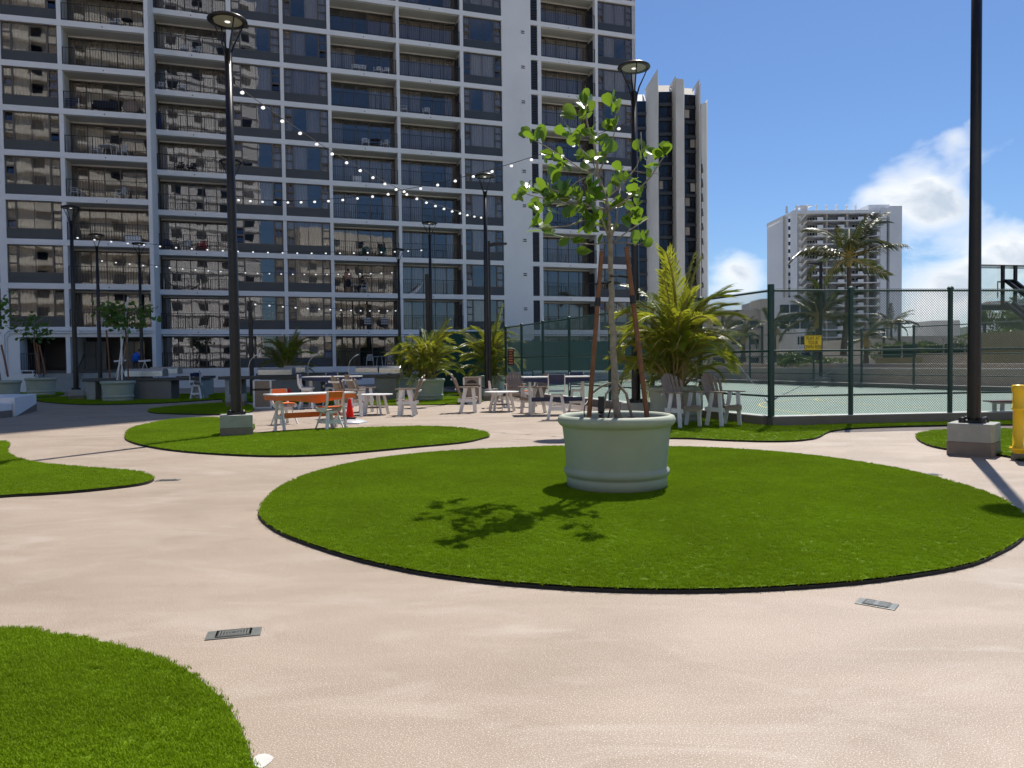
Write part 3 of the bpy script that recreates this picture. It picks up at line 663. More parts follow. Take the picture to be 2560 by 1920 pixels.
for ci, (p0, p1, o0, o1, nw, tpy) in enumerate(((1590, 1618.5, 3, 3, 1, 238), (1650, 1683, 1.5, 1.5, 3, 222), (1714, 1741, 2.2, 2.6, 2, 226), (1753.5, 1755.6, .3, 5, 1, 380))):
    a, b = seg(p0, p1, o0, o1, 0, 0); zt_ = at(1650, tpy, DT).z; k = 0; d = (b-a); L_ = d.length; ang = math.atan2(d.y, d.x)
    cap = MB(); cap.add([(a.x, a.y, zt_), (b.x, b.y, zt_), (b.x+.4, b.y+4, zt_+2.6), (a.x+.4, a.y+4, zt_+2.6)], [(0,1,2,3)]); cap.build('sloped_cap', M['tan'] if ci else M['beige_tower'], RT)
    me_b = boxm('floor_band', M['spandrel'], (0, L_, -.35, .2, 0, .55)); me_f = None
    fr = MB(); fr.box(0, L_, 0, .08, .55, .70); fr.box(0, L_, .0, .08, 1.05, 1.12)
    for j in range(nw+1): fr.box(max(0, j*L_/nw-.07), min(L_, j*L_/nw+.07), 0, .08, .55, FT)
    me_f = fr.mesh('tower_window_frame', M['black']); me_g = boxm('tower_glass', M['far_glass'], (.0, L_, .1, .14, .55, FT))
    me_c = boxm('blind', M['curtain'], (0, L_/nw*.8, .04, .09, 1.1, FT-.1))
    z_ = zt_ - FT
    while z_ > -3:
        inst('floor_band', me_b, RT, (a.x, a.y, z_), (0, 0, ang))
        w = inst('window', me_f, RT, (a.x, a.y, z_), (0, 0, ang)); inst('pane', me_g, w)
        if rnd.random() < .3 and ci in (1, 2): inst('blind', me_c, w, (L_/nw*rnd.randrange(nw)+.1, 0, 0))
        z_ -= FT
# ------------------------------------------------------------------ white tower far behind the court
WT = thing('white_tower', 'white high-rise beyond the court with balconies and roof pots', 'building')
DW = 253.0
def wx(px, o=0): r_ = ray(px, 893); return r_.x/r_.y*(DW+o)
def wz(py, px=2080): return at(px, py, DW).z
q = MB()
q.add([(wx(1918, 14), DW+14, -12), (wx(1970.5, 4), DW+4, -12), (wx(1970.5, 4), DW+4, wz(530, 1975)), (wx(1918, 14), DW+14, wz(541, 1918)-1)], [(0,1,2,3)])
q.add([(wx(1976, 3.2), DW+3.2, -12), (wx(1993), DW, -12), (wx(1993), DW, wz(523, 1993)), (wx(1976, 3.2), DW+3.2, wz(527, 1976))], [(0,1,2,3)])
q.box(wx(1926, 26), wx(1993, 20), DW+14.2, DW+26, -12, wz(541, 1918)-1)
q.box(wx(2197), wx(2212), DW-1, DW+20, -12, wz(522, 2210)); q.box(wx(2218), wx(2248), DW-1.5, DW+20, -12, wz(517, 2230))
q.box(wx(1993, 6), wx(2218), DW+6, DW+22, -12, wz(528))
q.build('wall', M['grey_white'], WT)
q = MB(); q.add([(wx(1917, 13.6), DW+13.6, wz(550, 1918)), (wx(1994), DW-.3, wz(530, 1993)), (wx(1994), DW-.3, wz(521, 1993)), (wx(1917, 13.6), DW+13.6, wz(541, 1918))], [(0,1,2,3)])
q.box(wx(1993), wx(2200), DW-.4, DW+8, wz(534), wz(526)); q.build('roof', M['grey_white'], WT)
q = MB(); q.box(wx(2181), wx(2234), DW+3, DW+16, wz(528), wz(507, 2200)); q.build('penthouse', M['grey_white'], WT)
for i, px in enumerate((1975, 2000, 2026, 2050, 2075, 2099, 2125, 2148)):
    c = MB(); z_ = wz(524 if i else 528, px); c.lathe([(.45, z_), (.4, z_+1.1), (.32, z_+1.9), (.45, z_+2.2)], 8, (wx(px), DW+3, 0), cap_top=True); c.build('roof_vent', M['grey_white'], WT)
q = MB(); q.box(wx(2003), wx(2035), DW+1, DW+7, wz(512), wz(511)); q.box(wx(2012), wx(2020), DW+2, DW+4, wz(528), wz(512)); q.build('roof_canopy', M['grey_white'], WT)
fh = 2.6; z_ = wz(533)-fh
me_sl = boxm('balcony_slab', M['grey_white'], (wx(2033), wx(2197), DW-.3, DW+6, 0, .3)); me_bk = boxm('stair_slab', M['tan'], (wx(2015), wx(2033), DW, DW+6, 0, .25))
pb = MB()
for a_, b_ in ((2042, 2056), (2093, 2109), (2143, 2157), (2190, 2197)): pb.box(wx(a_), wx(b_), DW-.5, DW-.3, .2, 1.25)
me_pb = pb.mesh('balcony_panel', M['white_wall'])
wd = MB()
for a_, b_ in ((2036, 2039), (2042, 2046), (2049, 2053), (2058, 2064), (2075, 2081), (2085, 2090), (2110, 2124), (2150, 2155), (2160, 2170), (2176, 2190)): wd.box(wx(a_), wx(b_), DW+5.8, DW+5.98, 1.5, 2.2)
me_wd = wd.mesh('windows', M['far_glass'])
ps = MB()
for px in (2066, 2117, 2168): ps.box(wx(px), wx(px+5), DW+.5, DW+6, 0, fh)
me_ps = ps.mesh('partition', M['tan'])
stp = MB(); stp.add([(wx(2000), DW+.5, 0), (wx(2003), DW+.5, 0), (wx(2020), DW+.5, fh), (wx(2013), DW+.5, fh)], [(0,1,2,3)]); stp.box(wx(1997), wx(2003), DW-.2, DW, .7, 1.7)
me_st = stp.mesh('stair_flight', M['beige_tower'])
me_sw = boxm('slot_window', M['far_glass'], (wx(1971, 4), wx(1976, 4), DW+4, DW+4.5, .5, 1.7), (wx(2213), wx(2218), DW+1, DW+2, .4, 2.0))
me_ws = boxm('slot_wall', M['tan'], (wx(1970.5), wx(1976), DW+4.6, DW+4.9, 0, fh))
while z_ > -6:
    for nm, me_ in (('balcony_slab', me_sl), ('stair_slab', me_bk), ('balcony_panel', me_pb), ('window', me_wd), ('partition', me_ps), ('stair_flight', me_st), ('slot_window', me_sw), ('slot_wall', me_ws)):
        inst(nm, me_, WT, (0, 0, z_))
    z_ -= fh
# ------------------------------------------------------------------ low buildings beyond
def block(name, label, px0, px1, py_top, Y, depth, mt, base=-12, yaw=0.0):
    b = thing(name, label, 'building', (0, 0, 0)); a = at(px0, py_top, Y); c = at(px1, py_top, Y)
    q = MB(); q.box(a.x, c.x, Y, Y+depth, base, (a.z+c.z)/2); q.build('wall', mt, b); return b, a.x, c.x, (a.z+c.z)/2
b, x0, x1, zz = block('parking_garage', 'tan concrete parking building with dark slots beyond the court', 1760, 1912, 775, 118, 20, M['tan'])
for k in range(4):
    q = MB(); q.box(x0-.3, x1, 117.5, 117.95, zz-1.5-k*2.9, zz-.25-k*2.9); q.build('parapet', M['tan'], b)
    for i in range(3):
        s_ = MB(); s_.box(x0+1.4+i*2.9, x0+3.2+i*2.9, 117.93, 117.99, zz-2.5-k*2.9, zz-1.7-k*2.9); s_.build('slot_opening', M['far_glass'], b)
q = MB(); q.box(x1-1, x1+.9, 116.8, 122, -12, zz+1.6); q.build('stair_tower', M['tan'], b)
b, x0, x1, zz = block('apartment_house', 'low pale building with blue window strips behind the palms', 1926, 2012, 744, 128, 16, M['grey_white'])
for k in range(5):
    for i in range(3):
        q = MB(); q.box(x0+1.6+i*1.75, x0+3.15+i*1.75, 127.9, 127.97, zz-2.6-k*2.7, zz-1.2-k*2.7); w_ = q.build('window', M['far_glass'], b)
q = MB(); q.box(x0+1.0, x0+4, 126.4, 127.8, -12, zz-5.6); q.build('annex', M['beige_tower'], b)
b, *_ = block('hillside_house', 'small beige flat-roofed building above the hedge', 2333, 2400, 801, 300, 15, M['beige_tower'])
b, *_ = block('long_shed', 'long low roof behind the hedge', 2240, 2700, 838, 120, 30, M['tan'])
b, *_ = block('pale_house', 'tiny pale building on the ridge left of the big tree', 2478, 2520, 798, 420, 15, M['grey_white'])
# hills on the horizon
h = MB(); n = 90; vs = []; rh = random.Random(5)
for i in range(n+1):
    a = R(-80 + 200*i/n); rr = 2600; hh = 95 + 28*math.sin(i*.37) + 16*math.sin(i*1.13+1) + rh.uniform(-5, 5)
    if i < 20: hh *= .8
    vs += [(rr*math.sin(a), rr*math.cos(a), -13), (rr*1.1*math.sin(a), rr*1.1*math.cos(a), hh)]
h.add(vs, [(2*i, 2*i+1, 2*i+3, 2*i+2) for i in range(n)]); tag(h.build('hills', M['hill']), kind='structure')

# ------------------------------------------------------------------ courts, kerbs, fences
CA = Vector((5.83, 16.97, 0)); CDIR = Vector((-.3333, .9428, 0)); CRT = Vector((.9428, .3333, 0))
END = CA + CDIR * 40
FR = Vector((26.0, 19.3, 0)); FARB = Vector((13.2, 47.8, 0)) + CDIR*8
court = MB(); cp = [CA + Vector((.05, .1, 0)), FR, FARB, END]
court.prism([(p.x, p.y) for p in cp], .001, .03); tag(court.build('tennis_court', M['court']), kind='structure')
def stripe(pts, w, mt, name='court_line', z=.034):
    q = MB()
    for a, b in zip(pts, pts[1:]):
        a = Vector(a); b = Vector(b); d = (b-a).normalized(); s_ = Vector((-d.y, d.x, 0))*w/2
        q.add([(a.x-s_.x, a.y-s_.y, z), (b.x-s_.x, b.y-s_.y, z), (b.x+s_.x, b.y+s_.y, z), (a.x+s_.x, a.y+s_.y, z)], [(3,2,1,0)])
    tag(q.build(name, mt), kind='structure')
def gpl(l): return [gp(*p) for p in l]
stripe(gpl([(2105, 1046), (2062, 1042), (1992, 1034), (1940, 1027), (1908, 1020), (1897.6, 1015.5), (1902, 1011), (1925, 1006.5), (1973, 1002.5), (2050, 999)]), .06, M['line_yellow'])
stripe(gpl([(2330, 1024), (2180, 1016), (2100, 1008.5), (2045, 1004), (2036, 1001.5), (2045, 999), (2110, 997.5), (2300, 998)]), .06, M['line_yellow'], z=.038)
stripe(gpl([(1700, 1001), (1900, 1003), (2120, 999.5)]), .06, M['line_white'], z=.042)
stripe(gpl([(1830, 985), (2100, 979), (2360, 990), (2420, 991)]), .06, M['line_white'])
stripe(gpl([(2230, 985), (2420, 988)]), .06, M['line_white'], z=.04)
stripe(gpl([(1450, 975), (1560, 985), (1700, 1001)]), .06, M['line_white'], z=.038)
stripe(gpl([(1890, 975), (2060, 990), (2360, 1001)]), .06, M['line_yellow'], z=.044)
def kerb(a, b, label, w=.26, h=.24):
    a = Vector(a); b = Vector(b); d = b-a; L = d.length; t = thing('court_kerb', label, 'kerb', a, math.atan2(d.y, d.x))
    q = MB(); q.box(0, L, -w/2, w/2, 0, h-.012); q.build('kerb_body', M['curb'], t, bevel=.01)
    q = MB(); q.box(.002, L-.002, -w/2+.012, w/2-.012, h-.012, h); q.build('kerb_top', M['curb_top'], t)
kerb(CA, FR, 'low brown kerb under the near green court fence'); kerb(CA + CDIR*.14, END, 'low brown kerb under the court fence running back to the block')
kerb(FR, FARB, 'low kerb under the far court fence')
def fence(a, b, ht, posts, label, cell, wire, rails=(.16, .52, 1.0), z0=.24, thick=.055, top_post=0.0):
    a = Vector(a); b = Vector(b); d = b-a; L = d.length; t = thing('chain_link_fence', label, 'fence', (a.x, a.y, 0), math.atan2(d.y, d.x), 'green chain-link court fences')
    for f_ in posts:
        q = MB(); x = f_ if f_ > 1.0001 or f_ == 0 else f_*L; x = max(.02, x); q.tube([(x, 0, z0-.02), (x, 0, ht+.06+(top_post if f_ == 0 else 0))], thick*(1.35 if f_ == 0 else 1), 12); q.lathe([(thick*1.25, ht), (thick*1.25, ht+.07), (thick*.6, ht+.10)], 12, (x, 0, .0), cap_top=True); q.build('post', M['fence'], t, smooth=False)
    for f_ in rails:
        q = MB(); z_ = z0 + (ht-z0)*f_ if f_ <= 1 else f_; q.tube([(0, 0, z_), (L, 0, z_)], .024, 8); q.build('rail', M['fence'], t)
    q = MB(); zb = z0+.03; zt__ = ht+.05; nz = int((zt__-zb)/(cell/2)); dz = (zt__-zb)/nz; n = int(L/(cell/2)); w = wire/2
    for i in range(n):
        x = i*cell/2; s_ = 1
        for ph in (i % 2,):
            vs = []; 
            for j in range(nz+1):
                xx = x + (cell/2 if (j+ph) % 2 else 0); yy = .004*(1 if (j+ph) % 2 else -1); z_ = zb+j*dz
                vs += [(xx-w, -.026+yy, z_), (xx+w, -.026+yy, z_), (xx, -.026+yy-w*1.6, z_)]
            fs = []
            for j in range(nz):
                o_ = 3*j; fs += [(o_, o_+1, o_+4, o_+3), (o_+1, o_+2, o_+5, o_+4), (o_+2, o_, o_+3, o_+5)]
            q.add(vs, fs)
    tag(q.build('wire_mesh', M['fence'], t), kind='stuff'); return t
fence(CA, FR, 3.07, [0, 1.93, 4.38, 7.0, 9.6, 12.2, 14.8, 17.4], 'near green chain-link fence along the front of the court', .060, .0100, top_post=.08)
fl = [ (p - CA).dot(CDIR) for p in (Vector((5.0, 19.6, 0)), Vector((4.15, 21.9, 0)), Vector((3.35, 24.5, 0)), Vector((2.4, 27.6, 0)), Vector((1.45, 30.0, 0)), Vector((.62, 32.3, 0)), Vector((.02, 34.3, 0)))]
fence(CA, CA+CDIR*18.6, 3.07, fl, 'green chain-link fence running back from the court corner to the gate', .075, .0095)
fence(FARB, FR, 2.95, [0, 5.1, 10.2, 15.3, 18.5, 21.5, 24.5, 27.5, 30.5], 'far green chain-link fence along the opposite side of the court', .15, .008)
fence(CA+CDIR*18.7, CA+CDIR*33, 2.95, [.2, .4, .6, .8, 1.0], 'chain-link fence run behind the gate beside the block', .16, .008)
fb_a = CA + CDIR*33; fence(fb_a, fb_a + CRT*17, 2.9, [0, 2.2, 4.5, 7, 10, 13, 16], 'chain-link fence with windscreen at the far end of the court', .16, .008)
# windscreen on the end fence
q = MB(); t = thing('windscreen', 'dark green fabric windscreen tied to the end fence', 'windscreen', (fb_a.x, fb_a.y, 0), math.atan2(CRT.y, CRT.x))
q.box(5.2, 16.6, -.10, -.085, .85, 2.85); q.build('fabric', M['screen'], t)
q = MB()
for x in (5.2, 9, 12.8, 16.6):
    q.tube([(x, -.09, .85), (x, -.09, 2.85)], .02, 6)
q.build('tie_rod', M['fence'], t)
pa = gp(1245, 996); q = MB(); t = thing('windscreen', 'dark green screen panel behind the palms left of the gate', 'windscreen', (-4.6, 38.0, 0), R(12))
q.box(0, 4.4, 0, .03, .3, 3.1); q.build('fabric', M['screen'], t)
q = MB()
for x in (0, 2.2, 4.4): q.tube([(x, .06, 0), (x, .06, 3.2)], .04, 8)
q.build('post', M['fence'], t)
# rules sign by the gate, black with orange lines too small to read
p = at(1277, 893, 33.0); t = thing('rules_sign', 'small black notice with orange lettering beside the court gate', 'sign', (p.x, 32.9, 0))
q = MB(); q.box(-.14, .14, -.02, 0, p.z-.35, p.z+.35); q.build('plate', M['black'], t)
q = MB()
for i, w_ in enumerate((.09, .06, .07, .10, .08, .09)): q.box(-w_, w_, -.025, -.021, p.z+.27-i*.11, p.z+.31-i*.11)
q.build('lettering', M['orange'], t)
# yellow sign on the near fence
FA = math.atan2((FR-CA).y, (FR-CA).x)
p = at(2029, 857, 17.1); t = thing('warning_sign', 'yellow sign reading PLAY AT YOUR OWN RISK wired to the near fence', 'sign', (p.x, p.y-.01, p.z), FA)
q = MB(); sw, sh = .205, .168
zig = []
nx, nz_ = 10, 8
q.box(-sw, sw, -.055, -.05, -sh, sh); q.build('plate', M['sign_yellow'], t)
q = MB()
for i in range(nx):
    x = -sw + (i+.5)*2*sw/nx
    for s_ in (-1, 1): q.prism([(x-.008, s_*sh-.010), (x+.006, s_*sh-.010), (x+.014, s_*sh+.010), (x, s_*sh+.010)], 0, .004, Matrix.Translation((0, -.058, 0)) @ Matrix.Rotation(R(90), 4, 'X'))
for i in range(nz_):
    z_ = -sh + (i+.5)*2*sh/nz_
    for s_ in (-1, 1): q.prism([(s_*sw-.010, z_-.010), (s_*sw+.010, z_), (s_*sw+.010, z_+.012), (s_*sw-.010, z_+.002)], 0, .004, Matrix.Translation((0, -.058, 0)) @ Matrix.Rotation(R(90), 4, 'X'))
q.build('striped_border', M['black'], t)
for i, s_ in enumerate(('PLAY AT', 'YOUR', 'OWN RISK')):
    cu = bpy.data.curves.new('lettering', 'FONT'); cu.body = s_; cu.size = .118; cu.align_x = 'CENTER'; cu.align_y = 'CENTER'; cu.extrude = .001; cu.offset = .0004; cu.materials.append(M['black'])
    tmp = bpy.data.objects.new('tmp', cu); me_l = bpy.data.meshes.new_from_object(tmp); bpy.data.objects.remove(tmp)
    o = bpy.data.objects.new('lettering', me_l); link(o, t); o.location = (0, -.0575, .098-i*.098); o.rotation_euler = (R(90), 0, 0); o.scale = (.74, 1, 1)
# gate guy wires on the corner post
for s_, e_ in ((Vector((1.0, 6.0, 0)), 0), (Vector((6.5, 9.5, 0)), 0)):
    q = MB(); a = CA + Vector((0, .15, .55)); b = a + s_ + Vector((0, 0, 1.0)); q.tube([a, b], .008, 5); q.tube([a, a+(b-a)*.06], .025, 6)
    tag(q.build('guy_wire', M['steel' if s_.x < 2 else 'cable']), 'pale guy wire running from the corner post down across the court' if s_.x < 2 else 'dark guy wire from the corner post towards the light pole', 'wire')
# net
t = thing('court_net', 'low net with white tape across the far court', 'net', (1.3, 46.5, 0), 0); d = Vector((7.6, -5.0, 0)); t.rotation_euler.z = math.atan2(d.y, d.x); L = d.length
q = MB(); q.box(0, L, -.02, .02, .86, .96); q.build('tape', M['line_white'], t)
q = MB()
for x in (0, L): q.tube([(x, 0, 0), (x, 0, 1.05)], .05, 8)
q.build('net_post', M['fence'], t)
q = MB()
for i in range(int(L/.09)): q.box(i*.09, i*.09+.008, -.004, .004, .08, .86)
for i in range(9): q.box(0, L, -.004, .004, .08+i*.09, .088+i*.09)
tag(q.build('netting', M['cable'], t), kind='stuff')
# parapet and terraces behind the court
def wall(name, label, a, b, h, th, mt, cap=None, base=0):
    a = Vector(a); b = Vector(b); d = b-a; t = thing(name, label, 'wall', (a.x, a.y, 0), math.atan2(d.y, d.x))
    q = MB(); q.box(0, d.length, 0, th, base, h); q.build('wall_body', mt, t)
    if cap: q = MB(); q.box(-.01, d.length+.01, -.03, th+.03, h, h+.06); q.build('coping', cap, t)
    return t
U = (FARB-FR).normalized(); NV = Vector((U.y, -U.x, 0))
wall('parapet_wall', 'brown parapet wall with pale coping behind the far court fence', FARB+NV*1.3+U*6, FR+NV*1.3-U*8, .92, .3, M['tan'], M['curb_top'], base=-.5)
wall('planter_wall', 'second low wall with pale coping behind the parapet', FARB+NV*4+U*6, FR+NV*4-U*8, 1.12, .3, M['tan'], M['curb_top'], base=-.5)
a = gp(2190, 960); wall('olive_wall', 'olive painted wall right of the hedge', at(2448, 890, 40), at(2640, 890, 34), 2.75, .4, M['olive'], base=-.5)
wall('olive_wall', 'low olive wall below the hedge screens', at(2188, 890, 50), at(2290, 890, 46), 1.5, .4, M['olive'], base=-.5)
wall('grey_wall', 'grey wall below the right part of the hedge', at(2290, 890, 47), at(2460, 890, 43), 1.75, .4, M['tan'], base=-.5)

# ------------------------------------------------------------------ lamp posts
def ring_pts(r, z, n=40): return [(r*math.cos(2*math.pi*i/n), r*math.sin(2*math.pi*i/n), z) for i in range(n+1)]
def lamp_post(name, label, loc, base=True, H=8.9, bs=.33, bh=.47, rz=R(20), stem_r=(.115, .068)):
    t = thing(name, label, 'lamp post', loc, rz, 'tapered black lamp posts with disc heads'); z0 = 0
    if base:
        z0 = bh; q = MB(); ch = .03
        oct_ = [(-bs, -bs+ch), (-bs+ch, -bs), (bs-ch, -bs), (bs, -bs+ch), (bs, bs-ch), (bs-ch, bs), (-bs+ch, bs), (-bs, bs-ch)]
        q.prism(oct_, bh*.42, bh); q.build('concrete_base', M['base_grey'], t, bevel=.012)
        q = MB(); q.prism([(x*1.01, y*1.01) for x, y in oct_], 0, bh*.42-.002); q.build('base_band', M['base_brown'], t)
        q = MB(); q.prism([(x*.52, y*.52) for x, y in oct_], bh, bh+.05)
        for sx in (-1, 1):
            for sy in (-1, 1): q.lathe([(.055, bh), (.05, bh+.07), (.03, bh+.09)], 10, (sx*bs*.42, sy*bs*.42, 0), cap_top=True)
        q.build('base_cover', M['lamp'], t, bevel=.01)
    q = MB(); q.lathe([(stem_r[0], z0), (stem_r[0]*.93, 2.5), (stem_r[0]*.8, 5.0), (stem_r[1], H-.62)], 20, cap_top=True); q.build('pole', M['lamp'], t, smooth=True)
    R_ = .40
    for i in range(4):
        a = math.pi/2*i + .4; c, s_ = math.cos(a), math.sin(a); q = MB()
        pts = [(.05*c, .05*s_, H-.95), (.07*c, .07*s_, H-.72), (.13*c, .13*s_, H-.50), (.25*c, .25*s_, H-.25), (.345*c, .345*s_, H-.03)]
        q.tube(pts, [.022, .022, .02, .016, .013], 6); q.build('arm', M['lamp'], t, smooth=True)
    q = MB(); q.lathe([(.30, H-.035), (R_, H-.04), (R_+.012, H-.02), (R_, H+.005), (.33, H+.045), (.12, H+.075)], 44, cap_top=True); hd = q.build('lamp_head', M['lamp'], t, smooth=True)
    q = MB(); q.lathe([(.302, H-.028), (.2, H-.036), (.001, H-.04)], 36); q.build('lens', M['lens'], hd, smooth=True)
    q = MB(); q.lathe([(.05, H-.05), (.06, H-.044)], 14, cap_bot=True); q.build('led_disc', M['bulb'], hd)
    return t
pL = Vector((-5.98, 16.27, 0))
L0 = lamp_post('lamp_post', 'tall black lamp post on grey block standing on the left turf patch', pL)
p2 = Vector((3.15, 19.1, 0))
lamp_spots = [(p2, 'black lamp post behind the tree in the big planter'), (Vector((-.98, 30.0, 0)), 'black lamp post between the palm planters and the dark bin'),
    (Vector((-20.3, 35.0, 0)), 'black lamp post before the entrance steps at far left'), (Vector((-10.1, 27.5, 0)), 'lamp post half hidden behind the tall left lamp post'),
    (Vector((-23.2, 42.4, 0)), 'distant lamp post rising over the planter tree at left'), (Vector((-22.4, 45.6, 0)), 'distant lamp post against the stagger of the facade'),
    (Vector((-4.25, 39.9, 0)), 'distant lamp post behind the bushy palms'), (Vector((-7.3, 49.2, 0)), 'farthest lamp post before the middle balconies')]
for p, lb in lamp_spots: dup(L0, p, R(20) + .3*len(lb), lb)
pR = Vector((7.28, 11.84, 0))
lamp_post('lamp_post', 'thick black lamp post on a wide grey and brown block at right', pR, bs=.315, bh=.50, rz=R(48), stem_r=(.098, .074))
def box_lamp(name, label, loc, H, rz, arm=.75, base=True, both=False, w=.13):
    t = thing(name, label, 'light pole', loc, rz)
    q = MB(); q.box(-w/2, w/2, -w/2, w/2, .4 if base else 0, H); q.build('pole', M['lamp'], t)
    if base:
        q = MB(); q.box(-.42, .42, -.35, .35, 0, .45); q.build('concrete_base', M['base_grey'], t, bevel=.02)
    if arm:
        q = MB()
        for s_ in ((-1, 1) if both else (-1,)):
            q.prism([(0, H-.13), (s_*.25, H-.07), (s_*arm, H-.02-.07), (s_*arm, H-.14), (s_*.25, H-.2), (0, H-.22)][::s_ if s_ > 0 else 1], -.14, .14, Matrix.Rotation(R(90), 4, 'X'))
        q.build('lamp_arm', M['lamp'], t)
    return t
p = gp(2052, 964); box_lamp('light_pole', 'black court light pole with one arm beside the coconut palm', (p.x, p.y, 0), 6.85, R(5))
box_lamp('light_pole', 'slim square pole with side lamp behind the middle lamp post', (-.95, 33.0, 0), 6.8, R(180), arm=.8, base=False)
box_lamp('light_pole', 'bare square dark pole among the lamp posts behind the bushy palm', (-5.0, 45, 0), 6.8, 0, arm=0, base=False, w=.2)
box_lamp('light_pole', 'short bare tapering pole holding the end of the lowest light string', (-12.45, 36, 0), 4.55, 0, arm=0, base=False, w=.16)
for px, py, Y, both, lb in ((2248, 806, 75, True, 'double-armed black light pole far behind the hedge'), (2209, 821, 80, False, 'small single-armed light pole left of the hedge'), (1905, 814, 70, False, 'small black light pole in front of the tan parking building'), (2461, 808, 60, False, 'small single-armed light pole left of the big tree')):
    p = at(px, py, Y); box_lamp('light_pole', lb, (p.x, p.y, 0), p.z, 0, arm=.8 if not both else 1.2, base=False, both=both, w=.2)

# ------------------------------------------------------------------ string lights
def string_light(a, b, n, sag, label, br=.048, gaps=()):
    a = Vector(a); b = Vector(b); t = thing('string_light', label, 'string lights', a, 0, 'festoon strings between the lamp posts'); d = b-a
    P_ = lambda f: d*f + Vector((0, 0, -4*sag*f*(1-f)))
    q = MB(); q.tube([P_(i/28) for i in range(29)], .009, 4); q.tube([P_(0), P_(0)+Vector((0, 0, .14))], .02, 5); q.build('cable', M['cable'], t)
    bm_ = MB(); bm_.lathe([(.001, -.5), (.6, -.40), (.95, -.05), (.98, .1), (.8, .55), (.45, .88)], 12, cap_top=True); me1 = BULB.setdefault('b', bm_.mesh('bulb', M['bulb'], True))
    sk = MB(); sk.lathe([(.38, .85), (.42, 1.5), (.2, 1.6)], 8, cap_top=True); me2 = BULB.setdefault('s', sk.mesh('socket', M['cable']))
    for i in range(n):
        f = (i+.35)/n; p = P_(f) - Vector((0, 0, 1.6*br)); o = inst('bulb', me1, t, p, scale=(br,)*3); inst('socket', me2, o)
BULB = {}
h_ = 7.55
string_light(pL+Vector((.12, 0, h_)), (-.98, 30, 7.3), 21, .55, 'upper string of white bulbs from the tall left lamp post to the middle one')
string_light((-10.0, 27.5, 7.6), p2+Vector((0, 0, h_+.03)), 24, .75, 'string of white bulbs running from the hidden left post up behind the tree')
string_light((-20.3, 35, 7.6), (-4.25, 39.9, 7.55), 24, .42, 'third string of bulbs low across the left half of the facade', .05)
string_light((-23.2, 42.4, 7.55), (-7.3, 49.2, 7.5), 25, .40, 'fourth string of bulbs across the lower balconies', .05)
string_light((-12.45, 36, 4.5), (-7.2, 49.2, 5.0), 14, .12, 'lowest short string of bulbs above the garden palm', .05)
string_light((7.2, 11.84, 7.9), (3.2, 19.1, 7.9), 2, .1, 'two bulbs on a cable at the right lamp post') if False else None

# ------------------------------------------------------------------ round planters
PROF = [(.60, 0), (.60, .115), (.592, .13), (.615, .145), (.632, .18), (.628, .215), (.605, .235), (.605, .25), (.612, .40), (.640, .66), (.648, .715), (.655, .73), (.675, .74), (.70, .775), (.703, .815), (.685, .85), (.65, .862), (.62, .85), (.605, .82), (.60, .70)]
def planter(label, loc, s=1.0, group='round sage planters'):
    t = thing('planter', label, 'planter', loc, 0, group)
    q = MB(); q.lathe([(a*s, b*s) for a, b in PROF], 72, cap_bot=True); q.build('bowl', M['planter'], t, smooth=True)
    q = MB(); n = 26; r = random.Random(4)
    vs = []; 
    for i in range(n+1):
        for j in range(n+1):
            x = (i/n-.5)*1.2; y = (j/n-.5)*1.2; l = math.hypot(x, y)
            if l > .604: x, y = x/l*.604, y/l*.604
            vs.append((x*s, y*s, (.775 + r.uniform(-.012, .018))*s))
    q.add(vs, [(i*(n+1)+j, (i+1)*(n+1)+j, (i+1)*(n+1)+j+1, i*(n+1)+j+1) for i in range(n) for j in range(n)]); q.build('soil', M['soil'], t)
    return t
PC = Vector((1.25, 9.05, .036))
planter('big sage round planter holding the staked tree, nearest the camera', PC)
def pl_at(px, py, z=.036): return gp(px, py, z)
plist = [((1690, 1052), 1.0, 'sage planter behind the two taupe chairs by the court fence'), ((1070, 1000), 1.0, 'sage planter of the bushiest palm, in front of its twin'),
         ((1020, 987), .97, 'sage planter half hidden behind the bushy palm planter'), ((1228, 985), 1.0, 'sage planter behind the middle lamp post'),
         ((296, 1002), 1.0, 'shaded sage planter with the white-staked young tree'), ((102, 973), 1.0, 'shaded sage planter by the entrance ramp'), ((6, 988), 1.0, 'sage planter cut by the left edge of the photo')]
PLT = {}
for (px, py), s_, lb in plist:
    p = pl_at(px, py)
    if px == 102: p = at(102, 950, 40.0); p.z = .036; s_ = 1.08
    if px == 6: p = at(3, 950, 32.5); p.z = .036; s_ = 1.1
    PLT[(px, py)] = p; planter(lb, p, s_)
# small square planter between the counters
p = gp(531, 961); t = thing('square_planter', 'small square sage planter with a spiky plant between the counters', 'planter', p); q = MB(); q.prism([(-.42, -.42), (.42, -.42), (.42, .42), (-.42, .42)], 0, .8); q.prism([(-.46, -.46), (.46, -.46), (.46, .46), (-.46, .46)], .8, .88); q.build('box', M['planter'], t, bevel=.02)
q = MB(); r = random.Random(8)
for i in range(26):
    a = r.uniform(0, 6.28); l = r.uniform(.2, .5); e = r.uniform(.3, .9); q.add([(-.03, 0, .85), (.03, 0, .85), (l*math.cos(a), l*math.sin(a)*.6, .88+l*e)], [(0, 1, 2)])
s = thing('spiky_plant', 'dark spiky plant growing in the small square planter', 'plant', p); q.build('foliage', M['leaf_dark'], s)

